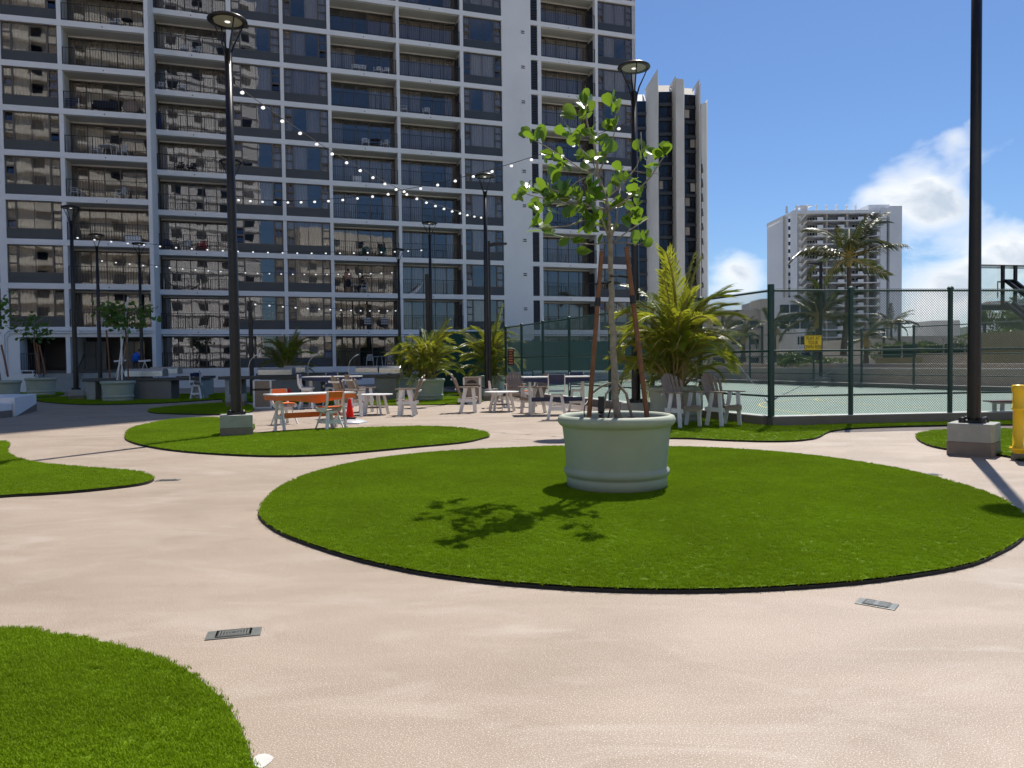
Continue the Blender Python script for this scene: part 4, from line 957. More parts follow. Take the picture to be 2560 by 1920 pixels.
# ------------------------------------------------------------------ the staked tree (traced skeleton, own depth)
def T(px, py, dy=0.0): return at(px, py, 9.05 + dy)
TR = thing('young_tree', 'staked young tree with thick round leaves growing in the nearest planter', 'tree', (PC.x, PC.y, .8))
def rel(v): return v - Vector((PC.x, PC.y, .8))
def T2(px, py, dy=0.0): return at(px, py, 9.05 + dy*1.75)
q = MB()
q.tube([rel(T(*p)) for p in ((1546, 1052, 0), (1541, 1020, 0), (1538, 985, .0), (1537, 956, 0), (1536, 925, 0), (1532, 870, 0), (1534, 835, .0), (1528, 800, 0), (1527, 765, 0), (1530, 735, 0), (1528, 717, 0), (1526, 660, 0), (1526, 620, 0), (1526, 592, 0))],
       [.046, .042, .040, .047, .040, .037, .042, .036, .034, .036, .033, .031, .032, .036], 12)
for a, b, c, rr in (((1537, 956, 0), (1500, 968, .1), (1478, 985, .24), .013), ((1540, 960, 0), (1515, 985, -.15), (1506, 1048, -.2), .013), ((1541, 957, 0), (1566, 985, .05), (1582, 1052, .0), .019), ((1538, 962, 0), (1532, 1000, .2), (1520, 1045, .3), .012)):
    q.tube([rel(T(*a)), rel(T((a[0]+b[0])/2, (a[1]+b[1])/2 - 2, (a[2]+b[2])/2)), rel(T(*b)), rel(T(*c))], [rr*1.2, rr, rr, rr*.9], 8)
q.build('trunk', M['bark'], TR, smooth=True)
BR = [([(1526,592,0),(1519,513,.02),(1508,476,.05),(1494,435,.05),(1492,390,.0),(1482,350,.0),(1470,315,-.05),(1462,270,-.05)], .024, .007),
      ([(1524,598,0),(1507,555,-.08),(1490,520,-.12),(1478,485,-.2),(1470,472,-.2)], .015, .006),
      ([(1530,590,0),(1542,548,.1),(1546,500,.2),(1552,470,.25)], .014, .007),
      ([(1512,532,0),(1560,505,-.1),(1600,470,-.2),(1628,441,-.3),(1650,405,-.35),(1662,390,-.35)], .013, .005),
      ([(1517,495,.02),(1558,460,.15),(1592,416,.3),(1604,380,.3),(1602,330,.3)], .012, .005),
      ([(1515,501,0),(1461,495,-.2),(1398,496,-.45)], .011, .005), ([(1514,524,0),(1448,520,.2),(1398,504,.3),(1323,487,.45),(1300,480,.45)], .012, .005),
      ([(1514,522,0),(1460,508,-.3),(1400,480,-.5),(1370,470,-.6)], .010, .005),
      ([(1495,540,-.1),(1417,565,-.2),(1351,571,-.3),(1325,565,-.3)], .010, .004), ([(1520,607,0),(1479,611,-.1),(1445,607,-.2),(1420,596,-.25),(1405,590,-.25)], .009, .004),
      ([(1493,440,.05),(1454,423,.1),(1414,397,.2),(1354,360,.3),(1335,350,.3)], .011, .004), ([(1532,607,0),(1567,607,-.1),(1598,611,-.15),(1615,600,-.15)], .008, .004),
      ([(1536,604,0),(1573,576,.1),(1620,546,.2)], .011, .006), ([(1498,430,.05),(1520,382,.1),(1536,332,.1),(1538,290,.1)], .010, .004),
      ([(1570,424,.2),(1610,432,.15),(1650,435,.1)], .006, .004), ([(1545,500,.2),(1585,520,.4),(1600,545,.4)], .008, .004), ([(1492,432,.0),(1450,450,-.35),(1420,470,-.4)], .009, .004),
      ([(1500,450,.05),(1480,400,.4),(1450,370,.5),(1430,330,.5)], .010, .004)]
for pts, r0, r1 in BR:
    q = MB(); n = len(pts); q.tube([rel(T2(*p)) for p in pts], [r0+(r1-r0)*i/(n-1) for i in range(n)], 7); q.build('branch', M['bark'], TR, smooth=True)
# leaf meshes: thick obovate, slightly cupped
def leaf_mesh(seed):
    r = random.Random(seed); q = MB(); n = 7; vs = []; w_ = r.uniform(.62, .82); cup = r.uniform(.05, .25); bend = r.uniform(-.25, .2); asym = r.uniform(-.1, .1)
    prof = [0.05, .30, .58, .82, .97, 1.0, .86, .48]
    for i in range(n+1):
        t_ = i/n; w2 = prof[i]*w_*.5
        for sx in (-1, -.5, 0, .5, 1):
            vs.append((sx*w2+asym*t_*t_*.3, t_, cup*(abs(sx)**1.5)*w2 + bend*t_*t_ + r.uniform(-.01, .01)))
    q.add(vs, [(i*5+j, i*5+j+1, (i+1)*5+j+1, (i+1)*5+j) for i in range(n) for j in range(4)])
    return q.mesh('leaf', M['leaf'], True)
LM = [leaf_mesh(i) for i in range(7)]
CL = [(650,150,6),(645,235,4),(530,270,3),(640,300,4),(850,160,4),(880,235,4),(870,350,7),(190,440,5),(290,430,5),(480,420,4),(600,400,4),(700,400,6),(680,470,4),(560,490,4),(810,480,5),(840,530,3),(340,600,3),(440,620,4),(620,600,5),(700,630,5),(790,630,4),(650,690,2),(400,760,5),(480,690,4),(1090,540,4),(1120,620,3),(1200,600,3),(1280,570,5),(1170,710,4),(930,700,3),(910,790,4),(1010,790,4),(1060,850,3),(110,920,6),(160,870,4),(230,990,6),(280,870,4),(350,890,4),(400,930,6),(480,860,5),(560,930,6),(640,970,5),(500,900,4),(700,830,4),(730,900,6),(650,1020,5),(720,1050,5),(820,870,3),(880,980,5),(1000,880,4),(1040,990,4),(1080,1060,4),(1070,1110,3),(990,1120,4),(250,1140,3),(190,1180,2),(340,1140,2),(320,1220,2),(500,1080,2),(610,1100,1),(430,1035,2),(680,1170,6),(780,1140,3),(470,1270,3),(550,1280,3),(640,1350,1),(1130,1270,4),(1080,1265,2),(860,1090,1),(840,1190,1),(770,1260,1)]
rl_ = random.Random(21); nl = 0
bpts = [rel(T2(*p)) for pts, _, _ in BR for p in pts]
for cx, cy, n in CL:
    px, py = 1260+cx/3.19, 200+cy/3.19
    # depth follows the nearest branch in the picture
    bd = min(((px-p[0])**2+(py-p[1])**2, p[2]) for pts, _, _ in BR for p in pts)[1]
    for i in range(n):
        if nl >= 292: break
        c = rel(T2(px + rl_.uniform(-11, 11), py + rl_.uniform(-10, 10), bd + rl_.uniform(-.12, .12)))
        near = min(bpts, key=lambda b: (b-c).length); out = (c - near)
        if out.length < .02: out = Vector((rl_.uniform(-1, 1), rl_.uniform(-1, 1), .5))
        out = (out.normalized()*.8 + Vector((rl_.uniform(-.6, .6), rl_.uniform(-.6, .6), rl_.uniform(.0, .9)))).normalized()
        zax = Vector((rl_.uniform(-.7, .7), rl_.uniform(-1.0, .6), rl_.uniform(.1, 1.0))).normalized(); xax = out.cross(zax).normalized(); zax = xax.cross(out)
        mm = Matrix((xax, out, zax)).transposed().to_4x4(); s_ = rl_.uniform(.13, .205)
        o = bpy.data.objects.new('leaf', LM[rl_.randrange(7)]); link(o, TR); o.matrix_local = Matrix.Translation(c - out*s_*.45) @ mm @ Matrix.Scale(s_, 4); nl += 1
def stakes(spec, base_label):
    for (a, b, rr, lb) in spec:
        t = thing('tree_stake', lb, 'stake', (0, 0, 0)); t.location = a; q = MB(); v = Vector(b)-Vector(a); q.tube([(0,0,0), v*.5, v], [rr*1.02, rr, rr*.92], 14); q.build('shaft', M['stake'], t, smooth=False)
        q = MB(); d = v.normalized(); c = v*.70; q.tube([c - d*.05, c + d*.05], rr*1.2, 14); q.build('strap_wrap', M['strap'], t)
stakes([(T(1472, 1050, -.12), T(1504, 628, -.10), .028, 'left timber stake beside the tree in the nearest planter'), (T(1619, 1052, .0), T(1566, 618, .0), .030, 'right timber stake leaning in to the tree in the nearest planter')], '')
t = thing('tree_tie', 'black webbing tying the tree trunk to both stakes', 'strap', T(1527, 708)); o_ = t.location.copy()
q = MB(); q.tube([T(1493, 707, -.12)-o_, T(1512, 709, -.04)-o_, T(1527, 704, -.03)-o_, T(1530, 704, .04)-o_], .012, 6); q.tube([T(1526, 690, -.04)-o_, T(1545, 690, .0)-o_, T(1578, 694, .0)-o_], .013, 6); q.tube([T(1475, 707, -.14)-o_, T(1492, 711, -.12)-o_], .01, 5)
q.build('webbing', M['strap'], t)
# dark drip tube and uplight in the planter
t = thing('irrigation_riser', 'black irrigation riser standing in the nearest planter', 'pipe', T(1501, 1050, -.2)); q = MB(); o_ = t.location.copy()
q.tube([T(1501, 1056, -.2)-o_, T(1501, 1036, -.2)-o_], .02, 8); q.tube([T(1501, 1034, -.2)-o_, T(1502, 1028, -.2)-o_, T(1503, 1000, -.2)-o_, T(1503, 991, -.2)-o_], [.025, .036, .036, .036], 12); q.build('riser', M['strap'], t)
q = MB(); q.tube([T(1463, 1048, -.25)-o_, T(1460, 1030, -.25)-o_, T(1463, 1012, -.2)-o_, T(1470, 1002, -.1)-o_], .006, 6); q.build('tube', M['strap'], t)

# ------------------------------------------------------------------ young trees in the shaded planters
def young(label, base, crown_px, Y, seed, wid, mt, n):
    t = thing('young_tree', label, 'tree', (base.x, base.y, .78), 0, None); r = random.Random(seed)
    def rr(v): return v - t.location
    x0, y0, x1, y1 = crown_px; mid = at((x0+x1)/2, y1, Y); top = at((x0+x1)/2, y0, Y); hw = (at(x1, y1, Y).x - at(x0, y1, Y).x)/2
    ff = rr(mid); q = MB(); q.tube([(0, 0, 0), ff*.5+Vector((.02, 0, 0)), ff, ff*.4 + rr(top)*.6], [.04, .033, .028, .012], 8); q.build('trunk', M['bark'], t)
    for i in range(8):
        a = r.uniform(0, 6.28); f = r.uniform(0, .7); st_ = ff.lerp(rr(top), f*.6); e = st_ + Vector((math.cos(a)*hw*r.uniform(.5, .95), math.sin(a)*hw*.8, (rr(top)-ff).z*r.uniform(.1, .35)))
        q = MB(); q.tube([st_, st_.lerp(e, .5)+Vector((0,0,.05)), e], [.014, .01, .005], 6); q.build('branch', M['bark'], t)
        for j in range(n//8):
            c = st_.lerp(e, r.uniform(.35, 1.1)) + Vector((r.gauss(0, .2), r.gauss(0, .2), r.gauss(.05, .24)))
            o = bpy.data.objects.new('leaf', LMD[r.randrange(len(LMD))]); link(o, t); o.location = c; o.rotation_euler = (r.uniform(-1.3, 1.3), r.uniform(-1.3, 1.3), r.uniform(0, 6.3)); s_ = r.uniform(.10, .17)*wid; o.scale = (s_, s_, s_)
    return t
LMD = []
for mm_ in LM:
    m2 = mm_.copy(); m2.materials.clear(); m2.materials.append(M['leaf_dark']); LMD.append(m2)
b5 = PLT[(296, 1002)]; young('young tree tied to white stakes in the shaded planter', b5, (262, 745, 378, 838), b5.y, 5, 1.5, M['leaf_dark'], 300)
b6 = PLT[(102, 973)]; young('sparse young tree in the planter by the entrance ramp', b6, (30, 752, 142, 862), b6.y, 6, 1.6, M['leaf_dark'], 150)
b7 = PLT[(6, 988)]; young('sparse young tree in the planter cut by the left edge', b7, (-60, 700, 24, 850), b7.y, 8, 1.5, M['leaf_dark'], 150)
def stk(a, b, rr, mt, lb):
    t = thing('tree_stake', lb, 'stake', a); q = MB(); v = Vector(b)-Vector(a); q.tube([(0,0,0), v*.5+Vector((.012, 0, 0)), v], rr, 8); q.build('shaft', mt, t)
for a, b, mt, lb in (((293, 950), (320, 742), 'white_poly', 'white stake leaning through the crown of the shaded planter tree'), ((305, 950), (303, 842), 'white_poly', 'second white stake in the shaded planter'), ((321, 946), (314, 822), 'stake', 'red-brown stake right of the white ones'), ((275, 945), (266, 825), 'stake', 'brown stake left of the white ones')):
    stk(at(*a, b5.y), at(*b, b5.y), .035, M[mt], lb)
for a, b, lb in (((94, 936), (85, 850), 'left stake in the planter by the ramp'), ((100, 936), (92, 858), 'middle stake in the planter by the ramp'), ((114, 936), (98, 862), 'right leaning stake in the planter by the ramp')):
    stk(at(*a, b6.y), at(*b, b6.y), .045, M['stake'], lb)
stk(at(20, 942, b7.y), at(3, 862, b7.y), .04, M['stake'], 'stake leaning in the planter cut by the left edge')

# ------------------------------------------------------------------ palms
def frond_mesh(name, L_, nleaf, leaf_len, droop, mt, seed, lw=.022, vdroop=.35, lift=.0, spread=1.0):
    """rachis along +x from the origin with leaflets both sides"""
    r = random.Random(seed); q = MB(); N = 14; pts = []
    ang = 0; p = Vector((0, 0, 0)); th = R(0)
    for i in range(N+1):
        pts.append(p.copy()); th = -droop*(i/N)**1.4; p = p + Vector((math.cos(th), 0, math.sin(th)))*L_/N
    q.mat(1).tube(pts, [.022*(1-.85*i/N)+.003 for i in range(N+1)], 5); q.mat(0)
    for i in range(nleaf):
        f = .16 + .84*(i+r.uniform(-.3, .3))/nleaf; f = min(max(f, .1), .995); k = f*N; j = min(int(k), N-1); b = pts[j].lerp(pts[j+1], k-j); d = (pts[j+1]-pts[j]).normalized()
        prof = math.sin(min(1, f*1.25+.12)*math.pi*.78)**.7 if f < .97 else .45
        for s_ in (-1, 1):
            l = leaf_len*max(.25, prof)*r.uniform(.85, 1.1); sw = r.uniform(.45, .75) + f*.45
            dr = (d*math.sin(sw) + Vector((0, s_, 0))*math.cos(sw)*spread + Vector((0, 0, lift + r.uniform(-.12, .2)))).normalized()
            w = lw*r.uniform(.8, 1.2); up = Vector((0, 0, 1)); side = dr.cross(up).normalized()*w
            m1 = b + dr*l*.5 + Vector((0, 0, -vdroop*l*.12)); m2 = b + dr*l*.82 + Vector((0, 0, -vdroop*l*.40)); e = b + dr*l*.98 + Vector((0, 0, -vdroop*l*.75))
            q.add([b-side*.4, b+side*.4, m1+side, m1-side, m2+side*.7, m2-side*.7, e], [(0,1,2,3), (3,2,4,5), (5,4,6)])
    return q.mesh(name, [mt, M['palm_stem']])
ARF = [frond_mesh('frond', 1.0, 62, .25, R(22+24*i), M['palm_leaf'], 40+i, .0058, .45, .22) for i in range(5)]
def areca(label, base, H, spread, nf, seed, stems=9, z0=.78, tall=None, group='potted clumping palms'):
    t = thing('areca_palm', label, 'palm', (base.x, base.y, z0), 0, group); r = random.Random(seed)
    for i in range(stems):
        a = r.uniform(0, 6.28); rr = r.uniform(.04, .30); e = Vector((math.cos(a)*(rr+.18*spread), math.sin(a)*(rr+.18*spread), H*r.uniform(.28, .5)))
        q = MB(); q.tube([(rr*math.cos(a), rr*math.sin(a), 0), e*.6, e], [.028, .024, .016], 7); q.build('stem', M['palm_stem'], t)
    for i in range(nf):
        a = i*2.39996 + r.uniform(-.4, .4); el = R(r.uniform(58, 88)) if i % 3 == 0 else R(r.uniform(35, 72)) if i % 3 == 1 else R(r.uniform(8, 50)); L_ = H*r.uniform(.36, .60)*(1.05-.25*math.cos(el))*(.75+.3*spread)
        o = bpy.data.objects.new('frond', ARF[r.randrange(5)]); link(o, t); g_ = r.uniform(.06, .24)*spread
        o.location = (math.cos(a)*g_, math.sin(a)*g_, H*r.uniform(.02, .46)); o.rotation_euler = (r.uniform(-.6, .6), -el, a); o.scale = (L_, L_*.95, L_)
    return t
b = PLT[(1070, 1000)]; areca('bushiest yellow-green palm, in the planter left of the middle lamp post', b, 2.5, 1.2, 68, 3)
b = PLT[(1020, 987)]; areca('palm behind and left of the bushiest one', b, 2.1, 1.1, 50, 9)
b = PLT[(1228, 985)]; areca('arching palm behind the middle lamp post', b, 3.0, 1.1, 70, 12)
b = PLT[(1690, 1052)]; areca('tall palm clump behind the two taupe chairs by the court fence', b, 3.4, 1.0, 84, 17, stems=14)
# garden palm by the facade
gb = at(716, 905, 44); gb.z = 0
areca('dark garden palm against the facade left of centre', Vector((gb.x, gb.y, 0)), 3.6, 1.0, 40, 23, z0=.3, group='potted clumping palms')
def coconut(label, px, py_base, py_crown, Y, rad, seed, lean=0.0, nf=24, tr=.15):
    c = at(px, py_crown, Y); b = at(px-lean, py_base, Y); t = thing('coconut_palm', label, 'palm', (b.x, b.y, b.z), 0, 'coconut palms beyond the court'); r = random.Random(seed); v = c-b
    q = MB(); q.tube([(0,0,0), v*.35+Vector((lean*.004, 0, 0)), v*.7+Vector((lean*.008, 0, 0)), v], [tr*1.4, tr, tr*.85, tr*.8], 10); q.build('trunk', M['palm_trunk'], t)
    q = MB(); q.lathe([(tr*.9, -.5), (tr*1.6, -.2), (tr*1.2, .2), (.05, .5)], 8, v); q.build('crown_shaft', M['palm_stem'], t)
    for i in range(nf):
        a = i*2.39996 + r.uniform(-.3, .3); el = R(r.uniform(-8, 80)); L_ = rad*r.uniform(.85, 1.15)
        o = bpy.data.objects.new('frond', CCF[r.randrange(4)]); link(o, t); o.location = v + Vector((0, 0, .1)); o.rotation_euler = (r.uniform(-.9, .9), -el, a); o.scale = (L_, L_, L_)
CCF = [frond_mesh('frond', 1.0, 44, .20, R(28+20*i), M['palm_dark'], 70+i, .0075, .9) for i in range(4)]
coconut('tall coconut palm in front of the white tower', 2122, 890, 648, 46, 3.3, 2, lean=14, nf=19)
coconut('lower coconut palm left of the tall one', 2046, 900, 800, 45, 2.6, 4, nf=18, tr=.2)
coconut('coconut palm behind the right of the tall trunk', 2165, 910, 850, 50, 1.7, 6, nf=14)
coconut('small coconut palm by the near court corner post', 1935, 905, 822, 47, 1.5, 8, nf=14)
coconut('small palm before the parking building, leftmost', 1812, 900, 830, 52, 1.7, 10, nf=14)
coconut('small palm before the parking building, middle', 1858, 905, 842, 50, 1.4, 12, nf=12)
coconut('tiny palm at the right foot of the white tower', 2228, 850, 812, 90, 2.6, 14, nf=20)
# hedge, tree and shrubs beyond the court
leafq = MB(); r = random.Random(2)
def leaf_cloud(c, rx, ry, rz_, n, s, seed):
    r = random.Random(seed); q = MB(); c = Vector(c)
    lobes = [(Vector((r.gauss(0, .45)*rx, r.gauss(0, .4)*ry, r.gauss(0, .35)*rz_)), r.uniform(.35, .6)) for _ in range(9)]
    for i in range(n):
        lc, lr = lobes[r.randrange(9)]; d = Vector((r.gauss(0, 1), r.gauss(0, 1), r.gauss(0, 1))).normalized() * (r.random()**.4) * lr; p = c + lc + Vector((d.x*rx, d.y*ry, d.z*rz_))
        a = Vector((r.gauss(0, 1), r.gauss(0, 1), r.gauss(0, 1))).normalized()*s; b = a.cross(Vector((r.gauss(0, 1), r.gauss(0, 1), r.gauss(0, 1)))).normalized()*s*.5
        q.add([p-a, p+b, p+a, p-b], [(0,1,2,3)])
    return q
for i, (px0, px1, py0, py1, Y) in enumerate(((2188, 2285, 850, 893, 52), (2275, 2365, 845, 900, 51), (2355, 2450, 838, 900, 49), (1985, 2110, 890, 915, 48), (1930, 2000, 880, 915, 49), (2450, 2600, 826, 850, 46))):
    a = at(px0, py1, Y); b = at(px1, py0, Y); t = thing('hedge_shrub', ['shrub behind the left hedge screen', 'shrub in the middle of the hedge', 'shrub at the right end of the hedge', 'low bush under the lower coconut palm', 'low bush beside the near corner post', 'shrub tops showing above the olive wall'][i], 'shrub', (a.x, Y, 0))
    q = leaf_cloud(((b.x-a.x)/2, 0, (a.z+b.z)/2), (b.x-a.x)/1.7, 1.0, (b.z-a.z)/1.8, 900, .11, i); q.build('foliage', M['shrub'], t)
    q = MB(); q.tube([((b.x-a.x)/2, 0, 0), ((b.x-a.x)/2, 0, (a.z+b.z)/2)], .06, 6); q.build('stem', M['palm_trunk'], t)
a = at(2185, 893, 51.5); b = at(2440, 855, 49); t = thing('hedge_screen', 'green mesh screen on slim posts in front of the hedge', 'screen', (a.x, 50.4, 0), math.atan2(b.y-a.y, b.x-a.x)); L_ = math.hypot(b.x-a.x, b.y-a.y)
for i in range(6):
    q = MB(); q.tube([(i*L_/5, 0, 0), (i*L_/5, 0, 2.75)], .04, 6); q.build('post', M['base_grey'], t)
    if i < 5: q = MB(); q.box(i*L_/5+.06, (i+1)*L_/5-.06, 0, .02, 1.45, 2.25+.1*(i % 2)); q.build('screen_panel', M['screen'], t)
c = at(2535, 800, 95); t = thing('broadleaf_tree', 'big dark rounded tree on the horizon at the right edge', 'tree', (c.x, 95, -12)); q = leaf_cloud((0, 0, c.z+12), 4.6, 3.5, 2.7, 5200, .26, 77); q.build('crown', M['shrub'], t)
q = MB(); q.tube([(0, 0, 0), (0, 0, c.z+11)], [.5, .35], 8); q.build('trunk', M['palm_trunk'], t)
c = at(2590, 790, 100); t = thing('broadleaf_tree', 'rounded tree continuing past the right edge', 'tree', (c.x, 100, -12)); q = leaf_cloud((0, 0, c.z+12), 4.6, 3.5, 3.2, 3500, .28, 78); q.build('crown', M['shrub'], t)
q = MB(); q.tube([(0, 0, 0), (0, 0, c.z+11)], [.5, .35], 8); q.build('trunk', M['palm_trunk'], t)

# ------------------------------------------------------------------ patio furniture
def slat(q, a, b, w, th, nrm): q.bar(a, b, w, th, nrm)
def adirondack(name, label, loc, rz, body='taupe', group='taupe and white fan-back chairs'):
    t = thing(name, label, 'chair', loc, rz, group); B = M[body]; Wt = M['white_poly']
    v0 = Vector((-.17, 0, .40)); v1 = Vector((-.50, 0, 1.19)); up = (v1-v0).normalized(); nrm = Vector((up.z, 0, -up.x))
    for i in range(7):
        f = (i-3)/3; L_ = (1-.16*f*f)*.86; a = v0 + Vector((f*f*.03, f*.205, 0)) - up*.02; b = v0 + up*L_ + Vector((f*f*.09, f*.285, 0)); q = MB(); w = .076
        d = (b-a).normalized(); side = Vector((0, 1, 0)) - d*d.y; side.normalize(); n_ = side.cross(d)
        sl = -f*.035
        pr = [a-side*w*.42, a+side*w*.42, b+side*w*.53+d*(sl if f > 0 else -0.0 if f == 0 else .0), b-side*w*.53+d*(0 if f >= 0 else -.0)]
        pr[2] = pr[2] - d*(.03*f if f > 0 else 0); pr[3] = pr[3] + d*(.03*f if f < 0 else 0)
        q.add([p - n_*.011 for p in pr] + [p + n_*.011 for p in pr], [(3,2,1,0), (4,5,6,7), (0,1,5,4), (1,2,6,5), (2,3,7,6), (3,0,4,7)]); q.build('back_slat', B, t)
    for i in range(5):
        x = -.17 + i*.10; z_ = .425 + .035*((i-1)/3)**2*(1 if i > 1 else .3); q = MB(); q.box(x, x+.09, -.265, .265, z_, z_+.022); q.build('seat_slat', B, t, bevel=.004)
    q = MB(); q.box(.315, .335, -.265, .265, .385, .455); q.build('seat_front', B, t)
    for s_ in (-1, 1):
        q = MB(); q.prism([(-.24, s_*.31-.06), (.02, s_*.31-.055), (.34, s_*.32-.065), (.36, s_*.32), (.34, s_*.32+.065), (.02, s_*.31+.055), (-.24, s_*.31+.04)], .765, .79); q.build('armrest', B, t, bevel=.004)
        q = MB(); q.bar((.19, s_*.292, .765), (.245, s_*.292, 0), .03, .10, (1, 0, 0)); q.build('leg', Wt, t)
        q = MB(); q.bar((-.03, s_*.292, .765), (-.20, s_*.292, 0), .03, .10, (1, 0, 0)); q.build('leg', Wt, t)
        q = MB(); q.box(-.27, .31, s_*.268-.014, s_*.268+.014, .33, .425); q.build('seat_rail', Wt, t)
    for f, w in ((.42, .31), (.80, .29)):
        p = v0 + up*f*.86 - nrm*.03; q = MB(); q.bar(p + Vector((0, -w, 0)), p + Vector((0, w, 0)), .03, .05, up); q.build('back_brace', Wt, t, bevel=.004)
    return t
def chair_at(px, py, rz_deg): p = gp(px, py); return (p.x, p.y, 0), R(rz_deg)
A0 = adirondack('fan_back_chair', 'left of the two taupe fan-back chairs on turf beside the court fence', *chair_at(1706, 1071, -60)); A0.location.z = .036
for px, py, rz, lb in ((1806, 1068, -58, 'right of the two taupe fan-back chairs on turf beside the court fence'), (872, 1043, 42, 'taupe fan-back chair seen from behind, right by the red cone and dome'),
    (902, 1030, 42, 'taupe fan-back chair behind the one by the red cone'), (1022, 1038, 181, 'taupe fan-back chair in profile facing left before the bushy palm'),
    (1168, 1031, 2, 'taupe fan-back chair in profile facing right, before the dark bin'), (1288, 1018, -88, 'taupe fan-back chair behind the right round table, slats to camera'),
    (1335, 1032, 214, 'taupe fan-back chair between the right round table and the navy bar table')):
    l, a = chair_at(px, py, rz); o = dup(A0, l, a, lb)
    if px == 1806: o.location.z = .036
def round_table(label, px, py):
    p = gp(px, py); t = thing('round_table', label, 'table', p, .3, 'white low round tables')
    q = MB(); q.lathe([(.50, .585), (.53, .59), (.535, .605), (.53, .615)], 40, cap_top=True, cap_bot=True); q.build('tabletop', M['white_poly'], t)
    for i in range(5):
        q = MB(); a = i*2*math.pi/5; c, s_ = math.cos(a), math.sin(a); q.bar((.27*c, .27*s_, .585), (.40*c, .40*s_, 0), .085, .03, (-s_, c, 0)); q.build('leg', M['white_poly'], t)
    q = MB(); q.lathe([(.30, .20), (.31, .21), (.30, .225)], 24, cap_top=True, cap_bot=True); q.build('shelf', M['taupe'], t)
round_table('low white round table left, beside the chair in profile', 938, 1036); round_table('low white round table right of the middle lamp post', 1255, 1028)
def stool(name, label, loc, rz, col, seat=.53, top=.90, w=.21, group='counter chairs with white legs'):
    t = thing(name, label, 'chair', loc, rz, group); Wt = M['white_poly']; c = M[col]; 
    q = MB(); q.prism([(-.20, -w), (.18, -w), (.22, -w*.8), (.22, w*.8), (.18, w), (-.20, w)], seat, seat+.025); q.build('seat', c, t, bevel=.005)
    q = MB(); q.bar((-.235, -w-.01, top-.07), (-.235, w+.01, top-.07), .022, .15, (-.25, 0, 1)); q.build('backrest', c, t, bevel=.004)
    for s_ in (-1, 1):
        q = MB(); y = s_*(w+.005)
        pl = [(-.285, top), (-.235, top), (-.20, seat+.12), (-.14, seat+.0), (.22, seat-.005), (.22, seat-.05), (.14, seat-.10), (-.12, seat-.10), (-.22, seat-.02), (-.27, seat+.12)]
        q.prism(pl[::-1], -.014, .014, Matrix.Translation((0, y, 0)) @ Matrix.Rotation(R(90), 4, 'X')); q.build('side_frame', Wt, t)
    zl = seat-.08
    q = MB(); q.box(-.13, .13, -.13, .13, zl-.06, zl); q.build('seat_base', Wt, t)
    for sx in (-1, 1):
        for sy in (-1, 1): q = MB(); q.bar((sx*.12, sy*.12, zl), (sx*.235, sy*.235, 0), .028, .075, (sx, -sy, 0)); q.build('leg', Wt, t)
    for s_ in (-1, 1):
        q = MB(); k = .12+.115*.62; q.box(s_*k-.012, s_*k+.012, -k, k, zl*.36, zl*.36+.08); q.build('stretcher', Wt, t)
    q = MB(); q.box(-.19, .19, .17, .19, zl*.36, zl*.36+.08); q.build('stretcher', Wt, t)
    return t
def trestle(name, label, loc, rz, col, L_, W_, H_, grp=None):
    t = thing(name, label, 'table', loc, rz, grp); Wt = M['white_poly']; c = M[col]
    for i in range(7):
        y = -W_/2 + i*W_/7; q = MB(); q.box(-L_/2, L_/2, y+.003, y+W_/7-.003, H_-.03, H_); q.build('top_board', Wt, t, bevel=.003)
    for s_ in (-1, 1):
        q = MB(); h0 = H_-.03; pl = [(-L_/2+.02, h0), (-L_/2+.02, h0-.10), (-L_/4, h0-.13), (0, h0-.20), (L_/4, h0-.13), (L_/2-.02, h0-.10), (L_/2-.02, h0)]
        q.prism(pl, -.012, .012, Matrix.Translation((0, s_*(W_/2-.03), 0)) @ Matrix.Rotation(R(90), 4, 'X')); q.build('apron', c, t)
        q = MB(); q.box(s_*(L_/2-.03)-.012, s_*(L_/2-.03)+.012, -W_/2+.05, W_/2-.05, H_-.14, H_-.03); q.build('end_apron', c, t)
        x = s_*(L_/2-.22)
        for u_ in (-1, 1):
            q = MB(); q.bar((x, u_*.10, H_-.06), (x, u_*(W_*.33), .04), .04, .09, (0, 1, 0)); q.build('leg', Wt, t)
            q = MB(); q.box(x-.02, x+.02, u_*W_*.34-.07, u_*W_*.34+.07, 0, .06); q.build('foot', Wt, t)
        q = MB(); q.box(x-.018, x+.018, -.2, .2, H_*.33, H_*.33+.08); q.box(x-.018, x+.018, -.12, .12, H_-.2, H_-.06); q.build('cross_brace', Wt, t)
    q = MB(); q.box(-L_/2+.24, L_/2-.24, -.014, .014, H_*.34, H_*.34+.12); q.build('stretcher', c, t)
    return t
p = gp(700, 1079); trestle('trestle_table', 'orange and white trestle table on the paving behind the left turf', (p.x+.58, p.y+.50, 0), R(38), 'orange', 1.95, .86, .86, 'plastic-lumber trestle tables')
p = gp(706, 1063); S0 = stool('counter_chair', 'orange and white chair behind the left end of the orange table', (p.x-.05, p.y+.35, 0), R(-42), 'orange')
p = gp(798, 1073); dup(S0, (p.x+.30, p.y-.22, 0), R(138), 'orange and white chair at the right front of the orange table')
p = gp(1243, 1019); dup(S0, (p.x, p.y, 0), R(5), 'orange chair far behind the right round table')
p = gp(1322, 1017); dup(S0, (p.x, p.y, 0), R(170), 'orange chair glimpsed between the taupe chairs')
p = gp(1392, 1036); trestle('bar_table', 'navy and white bar-height table behind the big planter', (p.x, p.y+.1, 0), R(4), 'navy', 1.98, .85, 1.10, 'plastic-lumber trestle tables')
p = gp(1392, 1047); S1 = stool('bar_chair', 'navy and white bar chair seen from behind at the navy table', (p.x, p.y-.1, 0), R(86), 'navy', .74, 1.19, .21, 'navy bar chairs')
